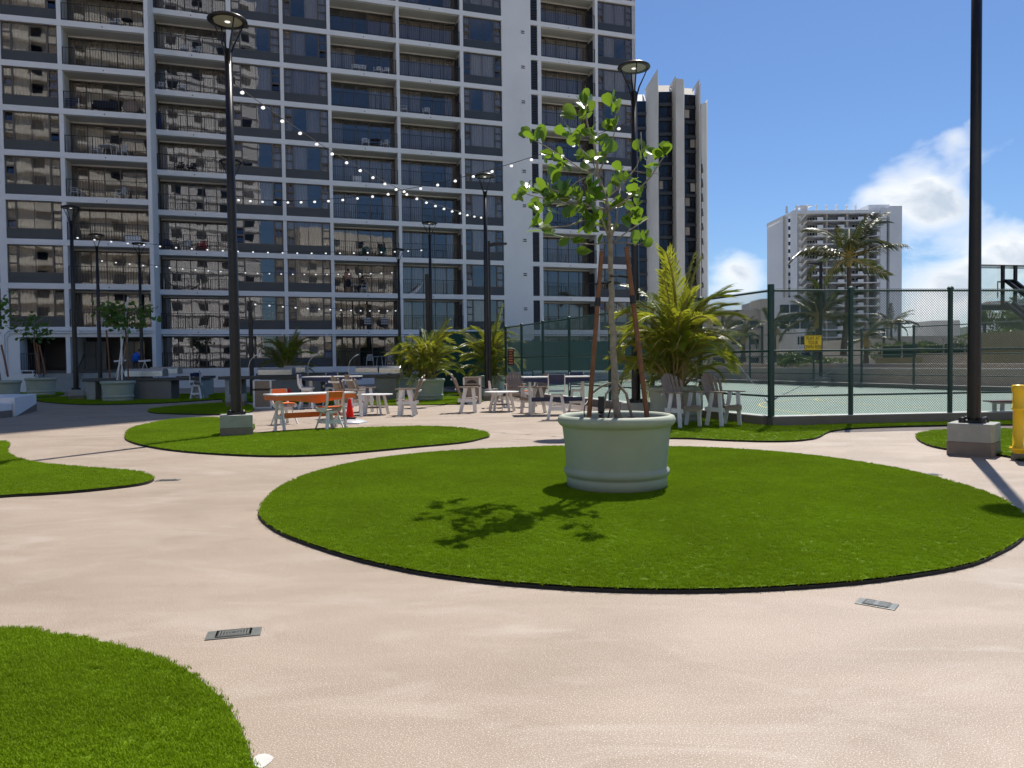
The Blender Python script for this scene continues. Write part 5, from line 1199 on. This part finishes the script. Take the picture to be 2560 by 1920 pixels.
p = gp(1442, 1027); dup(S1, (p.x, p.y, 0), R(-95), 'navy bar chair on the far side of the navy table behind the left stake')
p = gp(840, 1018); trestle('bar_table', 'second navy-edged bar table before the grey counter', (p.x-.1, p.y, 0), R(3), 'navy', 1.98, .85, 1.10, 'plastic-lumber trestle tables')
p = gp(768, 1022); dup(S1, (p.x, p.y, 0), R(5), 'bar chair in profile left of the second navy-edged table')
p = gp(827, 1012); dup(S1, (p.x, p.y, 0), R(-90), 'bar chair behind the second navy-edged table')
for px, py, rz, lb in ((463, 1003, 100, 'white counter chair tucked under the left grill counter'), (476, 997, 80, 'white counter chair beside the one under the left counter')):
    p = gp(px, py); o = dup(S1, (p.x, p.y+1.2, 0), R(rz), lb)
# cones and umbrella bases
def umb_base(label, px, py, r):
    p = gp(px, py); t = thing('umbrella_base', label, 'umbrella base', p, 0); q = MB(); q.lathe([(r, 0), (r*1.0, .02), (r*.93, .045), (r*.7, .08), (r*.35, .105), (.05, .115), (.045, .15)], 40, cap_top=True, cap_bot=True); q.build('dome', M['silver'], t, smooth=True)
    q = MB(); q.tube([(0, 0, .115), (0, 0, .2)], .03, 10); q.build('socket', M['steel'], t); return p
def cone(label, p, z_, h=.5):
    t = thing('traffic_cone', label, 'cone', (p.x, p.y, z_), .3, 'red cones on umbrella bases'); q = MB(); q.lathe([(.115, .03), (.105, .06), (.035, h), (.025, h+.01)], 20, cap_top=True); q.build('cone_body', M['red_cone'], t, smooth=False)
    q = MB(); q.prism([(-.15, -.15), (.15, -.15), (.15, .15), (-.15, .15)], 0, .03); q.build('foot', M['strap'], t, bevel=.01)
p = umb_base('silver dome umbrella base with a red cone on it, right of the orange table', 875, 1057, .44); cone('red cone standing on the silver dome umbrella base', p, .12)
p = umb_base('smaller dome base half hidden behind the orange table', 724, 1018, .38); cone('red cone peeping over the orange table', p, .12, .54)
# bins
def bin_(label, px, py, rz, arch):
    p = gp(px, py); t = thing('litter_bin', label, 'bin', (p.x, p.y+.3, 0), rz, 'taupe and white slatted bins'); w = .29; d = .29
    for s_ in (-1, 1):
        q = MB(); q.box(s_*w-.03, s_*w+.03, -d-.012, -d+.03, 0, .62); q.box(s_*w-.03, s_*w+.03, -d-.012, -d+.03, .70, .96); q.build('corner_post', M['white_poly'], t)
    q = MB(); q.box(-w, w, -d-.008, -d+.03, .0, .05); q.build('bottom_rail', M['white_poly'], t)
    for i in range(8):
        x = -w+.032+i*(2*w-.064)/8; q = MB(); q.box(x+.002, x+(2*w-.064)/8-.002, -d, -d+.02, .055, .62); q.build('slat', M['taupe'], t)
    q = MB(); q.box(-w+.01, w-.01, -d+.03, d, 0, .955); q.build('liner_box', M['black'], t)
    for s_ in (-1, 1): q = MB(); q.box(s_*(w+.005)-.012, s_*(w+.005)+.012, -d+.035, d, .02, .95); q.build('side_panel', M['taupe'], t)
    q = MB(); q.box(-w+.032, w-.032, -d, -d+.02, .70, .95); q.build('hood_panel', M['taupe'], t)
    q = MB(); q.box(-w-.03, w+.03, -d-.02, d+.02, .962, .985); q.build('lid', M['white_poly'] if not arch else M['taupe'], t)
    if arch:
        q = MB(); n = 12; q.prism([(.19*math.cos(math.pi*i/n), .76+.12*math.sin(math.pi*i/n)) for i in range(n+1)][::-1], .0, .006, Matrix.Translation((0, -d-.001, 0)) @ Matrix.Rotation(R(90), 4, 'X')); q.build('opening', M['black'], t)
bin_('taupe slatted litter bin with white corners left of the orange table', 655, 1021, R(4), False); bin_('taupe litter bin with arched opening behind the chair facing right', 1181, 1010, R(-3), True)
# bench at the right, behind the lamp block
p = gp(2512, 1052); t = thing('bench', 'maroon-topped white bench on the turf strip behind the right lamp post', 'bench', (p.x+.25, p.y, 0), R(8))
for i in range(3):
    q = MB(); q.box(-.72, .72, -.17+i*.115, -.062+i*.115, .46, .49); q.build('seat_board', M['maroon'], t)
for s_ in (-1, 1):
    for u_ in (-1, 1): q = MB(); q.box(s_*.45-.045+.0, s_*.45+.045, u_*.12-.02, u_*.12+.02, .05, .46); q.build('leg', M['white_poly'], t)
    q = MB(); q.box(s_*.45-.05, s_*.45+.05, -.2, .2, 0, .05); q.build('foot', M['white_poly'], t)
q = MB(); q.box(-.55, .55, -.15, .15, .415, .455); q.build('apron', M['white_poly'], t)
# yellow standpipe
p = gp(2545, 1150); t = thing('standpipe', 'bright yellow capped standpipe cut by the right edge', 'pipe', p)
q = MB(); q.lathe([(.088, 0), (.088, .10)], 20, cap_top=True); q.build('concrete_collar', M['base_brown'], t)
q = MB(); q.lathe([(.072, .10), (.072, .145), (.10, .15), (.115, .155), (.115, .185), (.10, .19), (.072, .20), (.070, .74), (.085, .745), (.086, .775), (.078, .78), (.075, .99), (.088, 1.02), (.092, 1.06), (.088, 1.10), (.07, 1.115), (.02, 1.12)], 28, cap_top=True); q.build('pipe_body', M['yellow'], t, smooth=True)
q = MB(); q.tube([(.03, 0, .92), (.17, 0, .92)], .06, 16); q.tube([(.17, 0, .92), (.20, 0, .92)], .075, 16); q.tube([(.03, 0, 1.03), (.14, 0, 1.03)], .03, 10); q.build('outlet', M['yellow'], t)
q = MB()
for i in range(6):
    a = i*math.pi/3+.3; q.lathe([(.014, .14), (.014, .20)], 6, (.098*math.cos(a), .098*math.sin(a), 0), cap_top=True)
q.build('flange_bolt', M['yellow'], t)
# small electric box on the fence
p = at(1634, 985, 21.0); t = thing('outlet_box', 'small grey electric box on a stub by the court fence', 'electric box', (p.x, p.y-.5, 0)); q = MB(); q.box(-.06, .06, -.04, .04, p.z-.08, p.z+.10); q.build('box', M['base_grey'], t); q = MB(); q.tube([(0, 0, 0), (0, 0, p.z-.08)], .015, 6); q.build('stub', M['steel'], t)
# white seating block at the left edge
A_ = gp(38, 1042); B_ = gp(92, 1027); t = thing('seating_block', 'white wedge-sided seating block at the left edge', 'seat', (0, 0, 0)); lft = Vector((-6, -.2, 0))
dAB = (B_-A_); hh = .60
q = MB(); q.add([A_, B_, B_+lft, A_+lft] + [v + Vector((0, 0, hh)) for v in (A_, B_, B_+lft, A_+lft)], [(3,2,1,0), (4,5,6,7), (0,1,5,4), (1,2,6,5), (2,3,7,6), (3,0,4,7)]); q.build('body', M['white_wall'], t, bevel=.015)
nrm = Vector((dAB.y, -dAB.x, 0)).normalized()*.006
q = MB(); a_, b_ = A_+nrm, B_+nrm; q.add([a_, b_, b_+Vector((0, 0, .26)), a_-nrm, B_-nrm, B_+Vector((0, 0, .26))-nrm], [(0,1,2), (5,4,3), (0,2,5,3)]); q.build('brown_base', M['base_brown'], t)
q = MB(); a_ = A_ + Vector((-.06, -.05, 0)); q.box(a_.x-6, a_.x, a_.y-.7, a_.y, .21, .43); q.build('low_seat', M['white_wall'], t, bevel=.012); q = MB(); q.box(a_.x-6, a_.x+.004, a_.y-.695, a_.y+.004, 0, .208); q.build('low_base', M['base_brown'], t)

# ------------------------------------------------------------------ grill counters
def counter(label, px0, px1, Y, ztop, panels, legs, depth=1.0):
    a = at(px0, 950, Y); b = at(px1, 950, Y); t = thing('grill_counter', label, 'counter', (a.x, Y, 0), 0, 'dark stone grill counters')
    X = lambda px: at(px, 950, Y).x - a.x
    q = MB(); q.box(0, b.x-a.x, 0, depth, ztop-.13, ztop); q.build('counter_slab', M['counter'], t, bevel=.01)
    for p0, p1 in panels:
        q = MB(); q.box(X(p0), X(p1), .08, depth-.08, .0, ztop-.135); q.build('front_panel', M['counter_panel'], t)
    for p0, p1 in legs:
        q = MB(); q.box(X(p0), X(p1), .08, depth-.1, 0, ztop-.135); q.build('leg', M['base_grey'], t)
counter('dark grill counter left, behind the staked planter tree', 205, 503, 33.4, 1.0, [(250, 425)], [(213, 235), (484, 500)])
counter('second dark counter farther back at left', 440, 520, 37.5, 1.0, [], [(506, 516)])
counter('long dark grill counter behind the orange table', 545, 1000, 30.6, 1.07, [(676, 748), (762, 800), (935, 990)], [(560, 571), (585, 596)])
counter('far dark counter glimpsed behind the long one', 640, 860, 35.5, 1.12, [(650, 850)], [])
def grill(label, px0, px1, py0, py1, Y):
    a = at(px0, py1, Y); b = at(px1, py0, Y); t = thing('grill', label, 'grill', (a.x, Y+.05, a.z), 0, 'stainless grills on the counters'); w = b.x-a.x; h_ = b.z-a.z
    q = MB(); q.prism([(0, 0), (.62, 0), (.62, h_*.8), (.45, h_), (.12, h_), (.0, h_*.72)], 0, w, Matrix(((0, 0, 1, 0), (1, 0, 0, 0), (0, 1, 0, 0), (0, 0, 0, 1)))); q.build('hood', M['steel'], t, bevel=.01)
    q = MB(); q.bar((w*.1, -.05, h_*.35), (w*.9, -.05, h_*.35), .03, .03); q.build('handle', M['steel'], t)
grill('long stainless grill on the left counter', 310, 404, 921, 942, 33.6); grill('stainless grill on the second left counter', 372, 442, 917, 935, 37.6)
grill('stainless grill at the left of the long counter', 643, 728, 919, 938, 30.8); grill('stainless grill on the far counter', 708, 762, 914, 931, 35.7)
grill('blue-reflecting grill right of the fan-back chairs', 888, 944, 915, 932, 30.9); grill('stainless grill at the right end, beside the palm', 947, 1000, 915, 934, 30.7)
for px, lb in ((622, 'left gooseneck grill lamp'), (770, 'middle gooseneck grill lamp'), (872, 'right gooseneck grill lamp')):
    p = at(px, 938, 30.9); t = thing('gooseneck_lamp', lb + ' clipped on the long counter', 'lamp', p, 0, 'gooseneck grill lamps'); q = MB(); q.tube([(0, 0, 0), (0, 0, .35), (.06, 0, .58), (.20, 0, .74), (.30, 0, .80)], .012, 6); q.build('gooseneck', M['steel'], t)
    q = MB(); q.tube([(.28, 0, .79), (.42, 0, .85)], .03, 8); q.build('lamp_head', M['white_poly'], t)

# ------------------------------------------------------------------ balcony things
def sx(W, px, y=.7):
    d = ray(px, 500); o_ = W.p(0, y); u = W.u   # solve o+u s parallel to d in plan
    return (o_.y*d.x - o_.x*d.y) / (u.x*d.y - u.y*d.x)
def plastic_chair(name, label, loc, rz, mt, group='garden chairs on the balconies'):
    t = thing(name, label, 'chair', loc, rz, group); q = MB(); q.box(-.22, .22, -.23, .23, .40, .44); q.build('seat', mt, t)
    for i in range(5):
        y = -.18+i*.09; q = MB(); q.bar((-.20, y*.85, .44), (-.30, y*1.05, .86-.05*abs(i-2)**1.2), .05, .02, (1, 0, 0)); q.build('back_slat', mt, t)
    q = MB(); q.bar((-.29, -.2, .82), (-.29, .2, .82), .03, .05); q.build('top_rail', mt, t)
    for sy in (-1, 1):
        q = MB(); q.bar((-.27, sy*.25, .64), (.18, sy*.26, .64), .05, .025); q.build('armrest', mt, t)
        for xx, x2 in ((.17, .22), (-.2, -.26)): q = MB(); q.bar((xx, sy*.23, .64 if xx > 0 else .42), (x2, sy*.26, 0), .04, .04); q.build('leg', mt, t)
    return t
PCH = {}
def bchair(W, px, k, rz, mt, label, y=.75):
    p = W.p(sx(W, px, y), y, zt(k)+.0)
    if mt not in PCH: PCH[mt] = plastic_chair('garden_chair', label, p, R(rz), M[mt]); return
    dup(PCH[mt], p, R(rz), label)
for px, k, rz, mt, lb in ((470, 7, -70, 'plastic_white', 'white chair, left of a pair, eighth balcony row right of the stagger'), (500, 7, -95, 'plastic_white', 'white chair, right of a pair, eighth balcony row right of the stagger'),
    (407, 6, -80, 'plastic_white', 'white chair at the left end of the balcony below that pair'), (462, 6, -80, 'plastic_white', 'white chair mid balcony below that pair'),
    (450, 4, -90, 'dark_cloth', 'dark round-backed balcony chair, left one, beside the tall post'), (481, 4, -90, 'dark_cloth', 'dark round-backed balcony chair, right one, beside the tall post'),
    (417, 2, -60, 'towel_blue', 'blue balcony chair at the left end, third row up'), (463, 2, -100, 'plastic_white', 'white-framed balcony chair between the blue and red ones'), (502, 2, -90, 'red_blanket', 'red balcony chair, third row up'),
    (916, 5, -75, 'plastic_white', 'white chair left of a dark balcony table, sixth row'), (965, 5, -105, 'plastic_white', 'white chair right of a dark balcony table, sixth row'),
    (895, 7, -80, 'plastic_white', 'leftmost of four pale chairs, high middle balcony'), (912, 7, -80, 'plastic_white', 'second of four pale chairs, high middle balcony'), (950, 7, -95, 'plastic_white', 'third of four pale chairs, high middle balcony'), (970, 7, -95, 'plastic_white', 'rightmost of four pale chairs, high middle balcony'),
    (913, 2, -80, 'teal', 'left teal balcony chair behind the fourth light string'), (953, 2, -100, 'teal', 'right teal balcony chair behind the fourth light string'),
    (1014, 6, 10, 'plastic_white', 'white chair in profile at the left end, seventh balcony row'), (1069, 6, -90, 'plastic_white', 'white chair mid balcony, seventh row, left of the blank wall'),
    (913, 0, -85, 'dark_cloth', 'dark chair under the left checked towel'), (955, 0, -95, 'dark_cloth', 'dark chair under the right checked towel'),
    (918, -1, -80, 'plastic_white', 'white patio chair left, behind the grill counter'), (967, -1, -100, 'plastic_white', 'white patio chair right, behind the grill counter')):
    bchair(WR, px, k, rz, mt, lb)
for px, k, rz, mt, lb in ((190, 3, 10, 'plastic_white', 'white reclining chair at the left end of a lower left balcony'), (302, 3, 170, 'plastic_white', 'white chair facing left on the same lower left balcony'),
    (240, 4, 20, 'plastic_white', 'white chair left of the white balcony table'), (308, 4, 160, 'plastic_white', 'white chair right of the white balcony table'), (248, 0, 150, 'plastic_white', 'white chair low behind the planter tree'), (298, 7, -90, 'plastic_white', 'white chair high on the left wing balcony')):
    bchair(WL, px, k, rz, mt, lb)
def btable(W, px, k, mt, label, w=.4, y=.8):
    p = W.p(sx(W, px, y), y, zt(k)); t = thing('balcony_table', label, 'table', p, W.a); q = MB(); q.lathe([(w, .68), (w, .71)], 20, cap_top=True, cap_bot=True); q.build('tabletop', M[mt], t)
    for i in range(4): q = MB(); a = i*math.pi/2+.7; q.bar((w*.5*math.cos(a), w*.5*math.sin(a), .68), (w*.8*math.cos(a), w*.8*math.sin(a), 0), .03, .03); q.build('leg', M[mt], t)
btable(WR, 941, 5, 'black', 'dark round table between two white balcony chairs'); btable(WR, 884, 1, 'plastic_white', 'white table between the two people on the balcony', .3); btable(WL, 274, 4, 'plastic_white', 'white table between chairs on a left balcony', .55); btable(WR, 942, -1, 'plastic_white', 'white patio table behind the grill counter', .4); btable(WL, 330, 7, 'black', 'dark small table high on the left wing balcony', .35)
# checked towels on chairs
for px in (913, 955):
    p = WR.p(sx(WR, px, .6), .42, zt(0)); t = thing('beach_towel', 'blue and white checked towel draped on the %s chair low on the middle balcony' % ('left' if px == 913 else 'right'), 'towel', p, WR.a, 'checked beach towels')
    for i in range(7):
        q = MB(); q.box(-.27, .27, -.02-.015*(i % 2), .0, .42+i*.065, .485+i*.065); q.build('stripe', M['towel_blue'] if i % 2 else M['plastic_white'], t)
# surfboard, bench, papasan, coolers, hammock, parasol
p = WR.p(sx(WR, 1034, .5), .5, zt(1)); t = thing('surfboard', 'striped surfboard leaning on the balcony right of the people', 'surfboard', p, WR.a); q = MB(); q.prism([(-.5, 0), (-.35, .12), (.0, .38), (.45, .78), (.62, .98), (.66, 1.02), (.60, .9), (.45, .55), (.1, .12), (-.25, 0)], 0, .05, Matrix.Rotation(R(90), 4, 'X')); q.build('deck', M['plastic_white'], t)
q = MB(); q.bar((-.3, -.055, .08), (.55, -.055, .85), .01, .06, (0, 1, 0)); q.build('stripe', M['towel_blue'], t)
p = WL.p(sx(WL, 268, .8), .8, zt(5)); t = thing('balcony_bench', 'dark bench on the left wing balcony between blue loungers and a wicker chair', 'bench', p, WL.a)
q = MB(); q.box(-.7, .7, -.2, .2, .40, .45); q.build('seat', M['dark_cloth'], t); q = MB()
q.box(-.7, .7, .2, .24, .5, .95); q.build('backrest', M['dark_cloth'], t)
for s_ in (-1, 1): q = MB(); q.box(s_*.68-.03, s_*.68+.03, -.2, .22, 0, .62); q.build('leg', M['black'], t)
p = WL.p(sx(WL, 333, .7), .7, zt(5)); t = thing('wicker_chair', 'big round wicker chair on the left wing balcony', 'chair', p, WL.a); q = MB(); q.lathe([(.02, .16), (.25, .13), (.42, .03), (.48, -.06), (.47, -.08), (.40, .0), (.02, .1)], 24); o = q.build('bowl', M['taupe'], t); o.rotation_euler = (R(75), 0, 0); o.location = (0, 0, .62)
q = MB(); q.lathe([(.30, 0), (.22, .25)], 16, cap_top=True); q.build('stand', M['taupe'], t)
p = WL.p(sx(WL, 186, .6), .6, zt(5)); t = thing('folded_lounger', 'blue folded lounger on the left wing balcony', 'lounger', p, WL.a); q = MB()
for i in range(5): q.bar((-.45, -.1, .35+i*.09), (.45, .1, .5+i*.11), .05, .04)
q.build('cushion', M['towel_blue'], t); q = MB(); q.bar((-.4, 0, 0), (-.4, 0, .7), .03, .03); q.bar((.4, 0, 0), (.4, 0, .9), .03, .03); q.build('frame', M['steel'], t)
p = WL.p(sx(WL, 331, .5), .5, zt(2)); t = thing('cooler_box', 'white and grey cool box on a lower left balcony', 'cooler', p, WL.a); q = MB(); q.box(-.45, .45, -.2, .2, 0, .4); q.build('body', M['plastic_white'], t, bevel=.03); q = MB(); q.box(-.46, .46, -.21, .21, .4, .47); q.build('lid', M['base_grey'], t)
p = WR.p(sx(WR, 425, .6), .6, zt(1)); t = thing('hammock', 'dark hammock slung on the second balcony right of the stagger', 'hammock', p, WR.a); q = MB(); n = 14
q.add([v for i in range(n+1) for v in ((-.5+2.3*i/n, -.22, .75-.62*math.sin(math.pi*i/n)), (-.5+2.3*i/n, .22, .78-.60*math.sin(math.pi*i/n)))], [(2*i, 2*i+2, 2*i+3, 2*i+1) for i in range(n)]); q.build('sling', M['dark_cloth'], t)
q = MB(); q.bar((-.5, 0, 0), (-.5, 0, .8), .04, .04); q.bar((1.8, 0, 0), (1.8, 0, .8), .04, .04); q.build('stand', M['steel'], t)
p = WR.p(sx(WR, 404, .4), .4, zt(5)); t = thing('folded_parasol', 'folded blue parasol at the left end of a balcony right of the stagger', 'parasol', p, WR.a); q = MB(); q.lathe([(.10, .1), (.12, .4), (.07, 1.1), (.02, 1.35)], 8, cap_top=True); q.build('canopy', M['towel_blue'], t); q = MB(); q.tube([(0, 0, 0), (0, 0, 1.5)], .02, 6); q.build('pole', M['steel'], t)
p = WR.p(sx(WR, 893, .5), .4, zt(4)); t = thing('storage_box', 'pale box on the fifth middle balcony', 'box', p, WR.a); q = MB(); q.box(-.3, .3, -.15, .15, 0, .5); q.build('body', M['plastic_white'], t, bevel=.02)
# small box air units on ledges (white frames seen low at balcony corners)
# ------------------------------------------------------------------ people
def person(label, loc, rz, joints, radii, edges, clothes, hair=True):
    t = thing('person', label, 'person', loc, rz); me = bpy.data.meshes.new('body'); me.from_pydata(joints, edges, []); me.materials.append(M['skin']); o = bpy.data.objects.new('body', me); link(o, t)
    sk = o.modifiers.new('skin', 'SKIN'); sk.use_smooth_shade = True; sl = me.skin_vertices[0].data
    for i, r_ in enumerate(radii): sl[i].radius = (r_, r_)
    sl[0].use_root = True
    ss = o.modifiers.new('subd', 'SUBSURF'); ss.levels = 1; ss.render_levels = 2
    for nm, mt, parts in clothes:
        q = MB()
        for pts, rr in parts: q.tube(pts, rr, 12)
        q.build(nm, M[mt], t, smooth=True)
    hd = Vector(joints[3]); q = MB(); q.lathe([(.02, .12), (.07, .105), (.10, .05), (.103, -.01), (.09, -.05)], 14, hd + Vector((-.012, 0, .02))); q.build('hair', M['black'], t, smooth=True)
    q = MB(); q.lathe([(.008, -.01), (.016, .0), (.008, .02)], 6, hd + Vector((.10, 0, 0)))
    for s_ in (-1, 1): q.lathe([(.008, -.01), (.01, 0), (.004, .012)], 6, hd + Vector((.085, s_*.035, .03)))
    q.build('face', M['skin'], t)
def standing():
    J = [(0, 0, .95), (0, 0, 1.2), (0, 0, 1.45), (.02, 0, 1.66), (0, .19, 1.42), (.02, .25, 1.15), (.12, .24, .93), (0, -.19, 1.42), (.02, -.25, 1.15), (.14, -.22, .95), (0, .09, .90), (.02, .10, .48), (0, .10, .06), (.12, .11, .03), (0, -.09, .90), (.02, -.10, .48), (0, -.10, .06), (.12, -.11, .03), (.0, 0, 1.54)]
    E_ = [(0,1),(1,2),(2,18),(18,3),(2,4),(4,5),(5,6),(2,7),(7,8),(8,9),(0,10),(10,11),(11,12),(12,13),(0,14),(14,15),(15,16),(16,17)]
    Rr = [.15, .14, .15, .10, .06, .045, .035, .06, .045, .035, .085, .06, .045, .035, .085, .06, .045, .035, .055]
    return J, Rr, E_
def seated(bend=0.0):
    b = bend; J = [(0, 0, .52), (.03+b*.3, 0, .78), (.05+b*.8, 0, 1.0-b*.25), (.08+b*1.15, 0, 1.2-b*.32), (.05+b*.7, .19, .98-b*.25), (.10+b, .24, .72-b*.2), (.33+b, .16, .66-b*.2), (.05+b*.7, -.19, .98-b*.25), (.10+b, -.24, .72-b*.2), (.33+b, -.16, .66-b*.2), (.08, .09, .50), (.46, .11, .50), (.44, .11, .06), (.56, .11, .03), (.08, -.09, .50), (.46, -.11, .50), (.44, -.11, .06), (.56, -.11, .03), (.065+b, 0, 1.09-b*.3)]
    return J, standing()[1], standing()[2]
J, Rr, E_ = standing()
person('bare-chested person in dark shorts standing on the balcony left of the white table', WR.p(sx(WR, 867, .7), .7, zt(1)), R(-60), J, Rr, E_, [('shorts', 'dark_cloth', [([(0, 0, 1.04), (0, 0, .84)], [.155, .17]), ([(0, .09, .92), (.02, .10, .50)], [.10, .10]), ([(0, -.09, .92), (.02, -.10, .50)], [.10, .10])])])
J, Rr, E_ = seated(); p = WR.p(sx(WR, 905, .8), .8, zt(1))
person('person in dark clothes sitting on the balcony right of the white table', p, R(180+20), J, Rr, E_, [('shirt', 'dark_cloth', [([(0, 0, .50), (.03, 0, .78), (.05, 0, 1.02)], [.17, .16, .13]), ([(.05, .17, .99), (.10, .24, .76)], [.075, .06]), ([(.05, -.17, .99), (.10, -.24, .76)], [.075, .06])]), ('trousers', 'dark_cloth', [([(.02, .09, .51), (.46, .11, .51), (.44, .11, .12)], [.10, .08, .065]), ([(.02, -.09, .51), (.46, -.11, .51), (.44, -.11, .12)], [.10, .08, .065])])])
dup(PCH['plastic_white'], p, R(200), 'white chair under the sitting person on the balcony')
J, Rr, E_ = seated(.22); p = at(338, 905, 46.4); p.z = 1.324
person('person in a bright blue shirt sitting hunched at the dark entrance', p, R(60), J, Rr, E_, [('shirt', 'blue_shirt', [([(0, 0, .48), (.06, 0, .78), (.2, 0, .96)], [.20, .20, .17]), ([(.18, .17, .93), (.32, .24, .70)], [.095, .08]), ([(.18, -.17, .93), (.32, -.24, .70)], [.095, .08])]), ('trousers', 'dark_cloth', [([(.02, .09, .50), (.46, .11, .50), (.44, .11, .12)], [.11, .085, .065]), ([(.02, -.09, .50), (.46, -.11, .50), (.44, -.11, .12)], [.11, .085, .065])])])
t = thing('stool', 'low dark stool under the person in blue', 'stool', p); q = MB(); q.lathe([(.18, .40), (.18, .44)], 14, cap_top=True, cap_bot=True); q.build('seat', M['black'], t)
for i in range(4): q = MB(); a = i*math.pi/2; q.bar((.12*math.cos(a), .12*math.sin(a), .4), (.2*math.cos(a), .2*math.sin(a), 0), .03, .03); q.build('leg', M['black'], t)
for x_, lb in ((300, 'left pale exercise-bar frame before the dark entrance'), (362, 'right pale exercise-bar frame before the dark entrance')):
    p = at(x_, 903, 45.5); t = thing('handle_bar_frame', lb, 'frame', (p.x, p.y, .9)); q = MB(); q.bar((-.35, 0, p.z-.9), (.35, 0, p.z-.85), .09, .10); q.build('pad', M['plastic_white'], t); q = MB(); q.bar((-.3, 0, 0), (.0, 0, p.z-.9), .03, .03); q.bar((.3, 0, 0), (.0, 0, p.z-.9), .03, .03); q.build('frame', M['steel'], t)

# ------------------------------------------------------------------ basketball hoop
bc = at(2518, 700, 20.6); yaw = R(11); t = thing('basketball_hoop', 'glass-backboard basketball hoop seen from behind over the near fence', 'basketball hoop', (bc.x, bc.y, 0), yaw)
z0, z1 = 2.92, 4.02; w = .915
q = MB(); q.box(-w+.05, w-.05, -.008, .008, z0+.05, z1-.05); q.build('glass_board', M['clear'], t)
q = MB()
for a_ in ((-w, w, z0, z0+.05), (-w, w, z1-.05, z1), (-w, -w+.05, z0+.05, z1-.05), (w-.05, w, z0+.05, z1-.05)): q.box(a_[0], a_[1], -.025, .02, a_[2], a_[3])
q.build('board_frame', M['base_grey'], t)
q = MB()
for a_ in ((-.31, .31, z0+.62, z0+.66), (-.31, -.27, z0+.2, z0+.62), (.27, .31, z0+.2, z0+.62)): q.box(a_[0], a_[1], .009, .013, a_[2], a_[3])
q.box(-w+.06, w-.06, .009, .013, z1-.10, z1-.06); q.box(-w+.06, -w+.10, .009, .013, z0+.06, z1-.1); q.build('target_square', M['line_white'], t)
q = MB(); q.box(-w, w, -.04, .05, z0-.14, z0); q.build('bottom_padding', M['strap'], t)
for s_ in (-1, 1): q = MB(); q.box(s_*.2-.04, s_*.2+.04, -.09, -.03, z0-.1, z1-.02); q.build('brace', M['lamp'], t)
q = MB(); q.box(-.2, .2, -.08, -.04, z0+.62, z0+.70); q.box(-.2, .2, -.08, -.04, z0, z0+.05); q.build('cross_brace', M['lamp'], t)
for zz_ in (.66, .05):
    for s_ in (-1, 1): q = MB(); q.bar((s_*.12, -.09, z0+zz_), (s_*.12, -2.1, z0+zz_-1.5), .07, .09); q.build('arm', M['lamp'], t)
q = MB(); q.box(-.14, .14, -2.35, -2.05, 0, 2.6); q.build('pole', M['lamp'], t)
q = MB(); q.tube([(.23*math.cos(2*math.pi*i/24), .42+.23*math.sin(2*math.pi*i/24), z0+.12) for i in range(25)], .012, 6, caps=False); q.bar((0, 0, z0+.1), (0, .2, z0+.12), .12, .03); q.build('rim', M['orange'], t)
q = MB()
for i in range(12):
    for s_ in (-1, 1):
        q.tube([((.23-.09*j/4)*math.cos(2*math.pi*(i+s_*j*.5)/12), .42+(.23-.09*j/4)*math.sin(2*math.pi*(i+s_*j*.5)/12), z0+.11-.11*j) for j in range(5)], .005, 3)
tag(q.build('net', M['line_white'], t), kind='stuff')
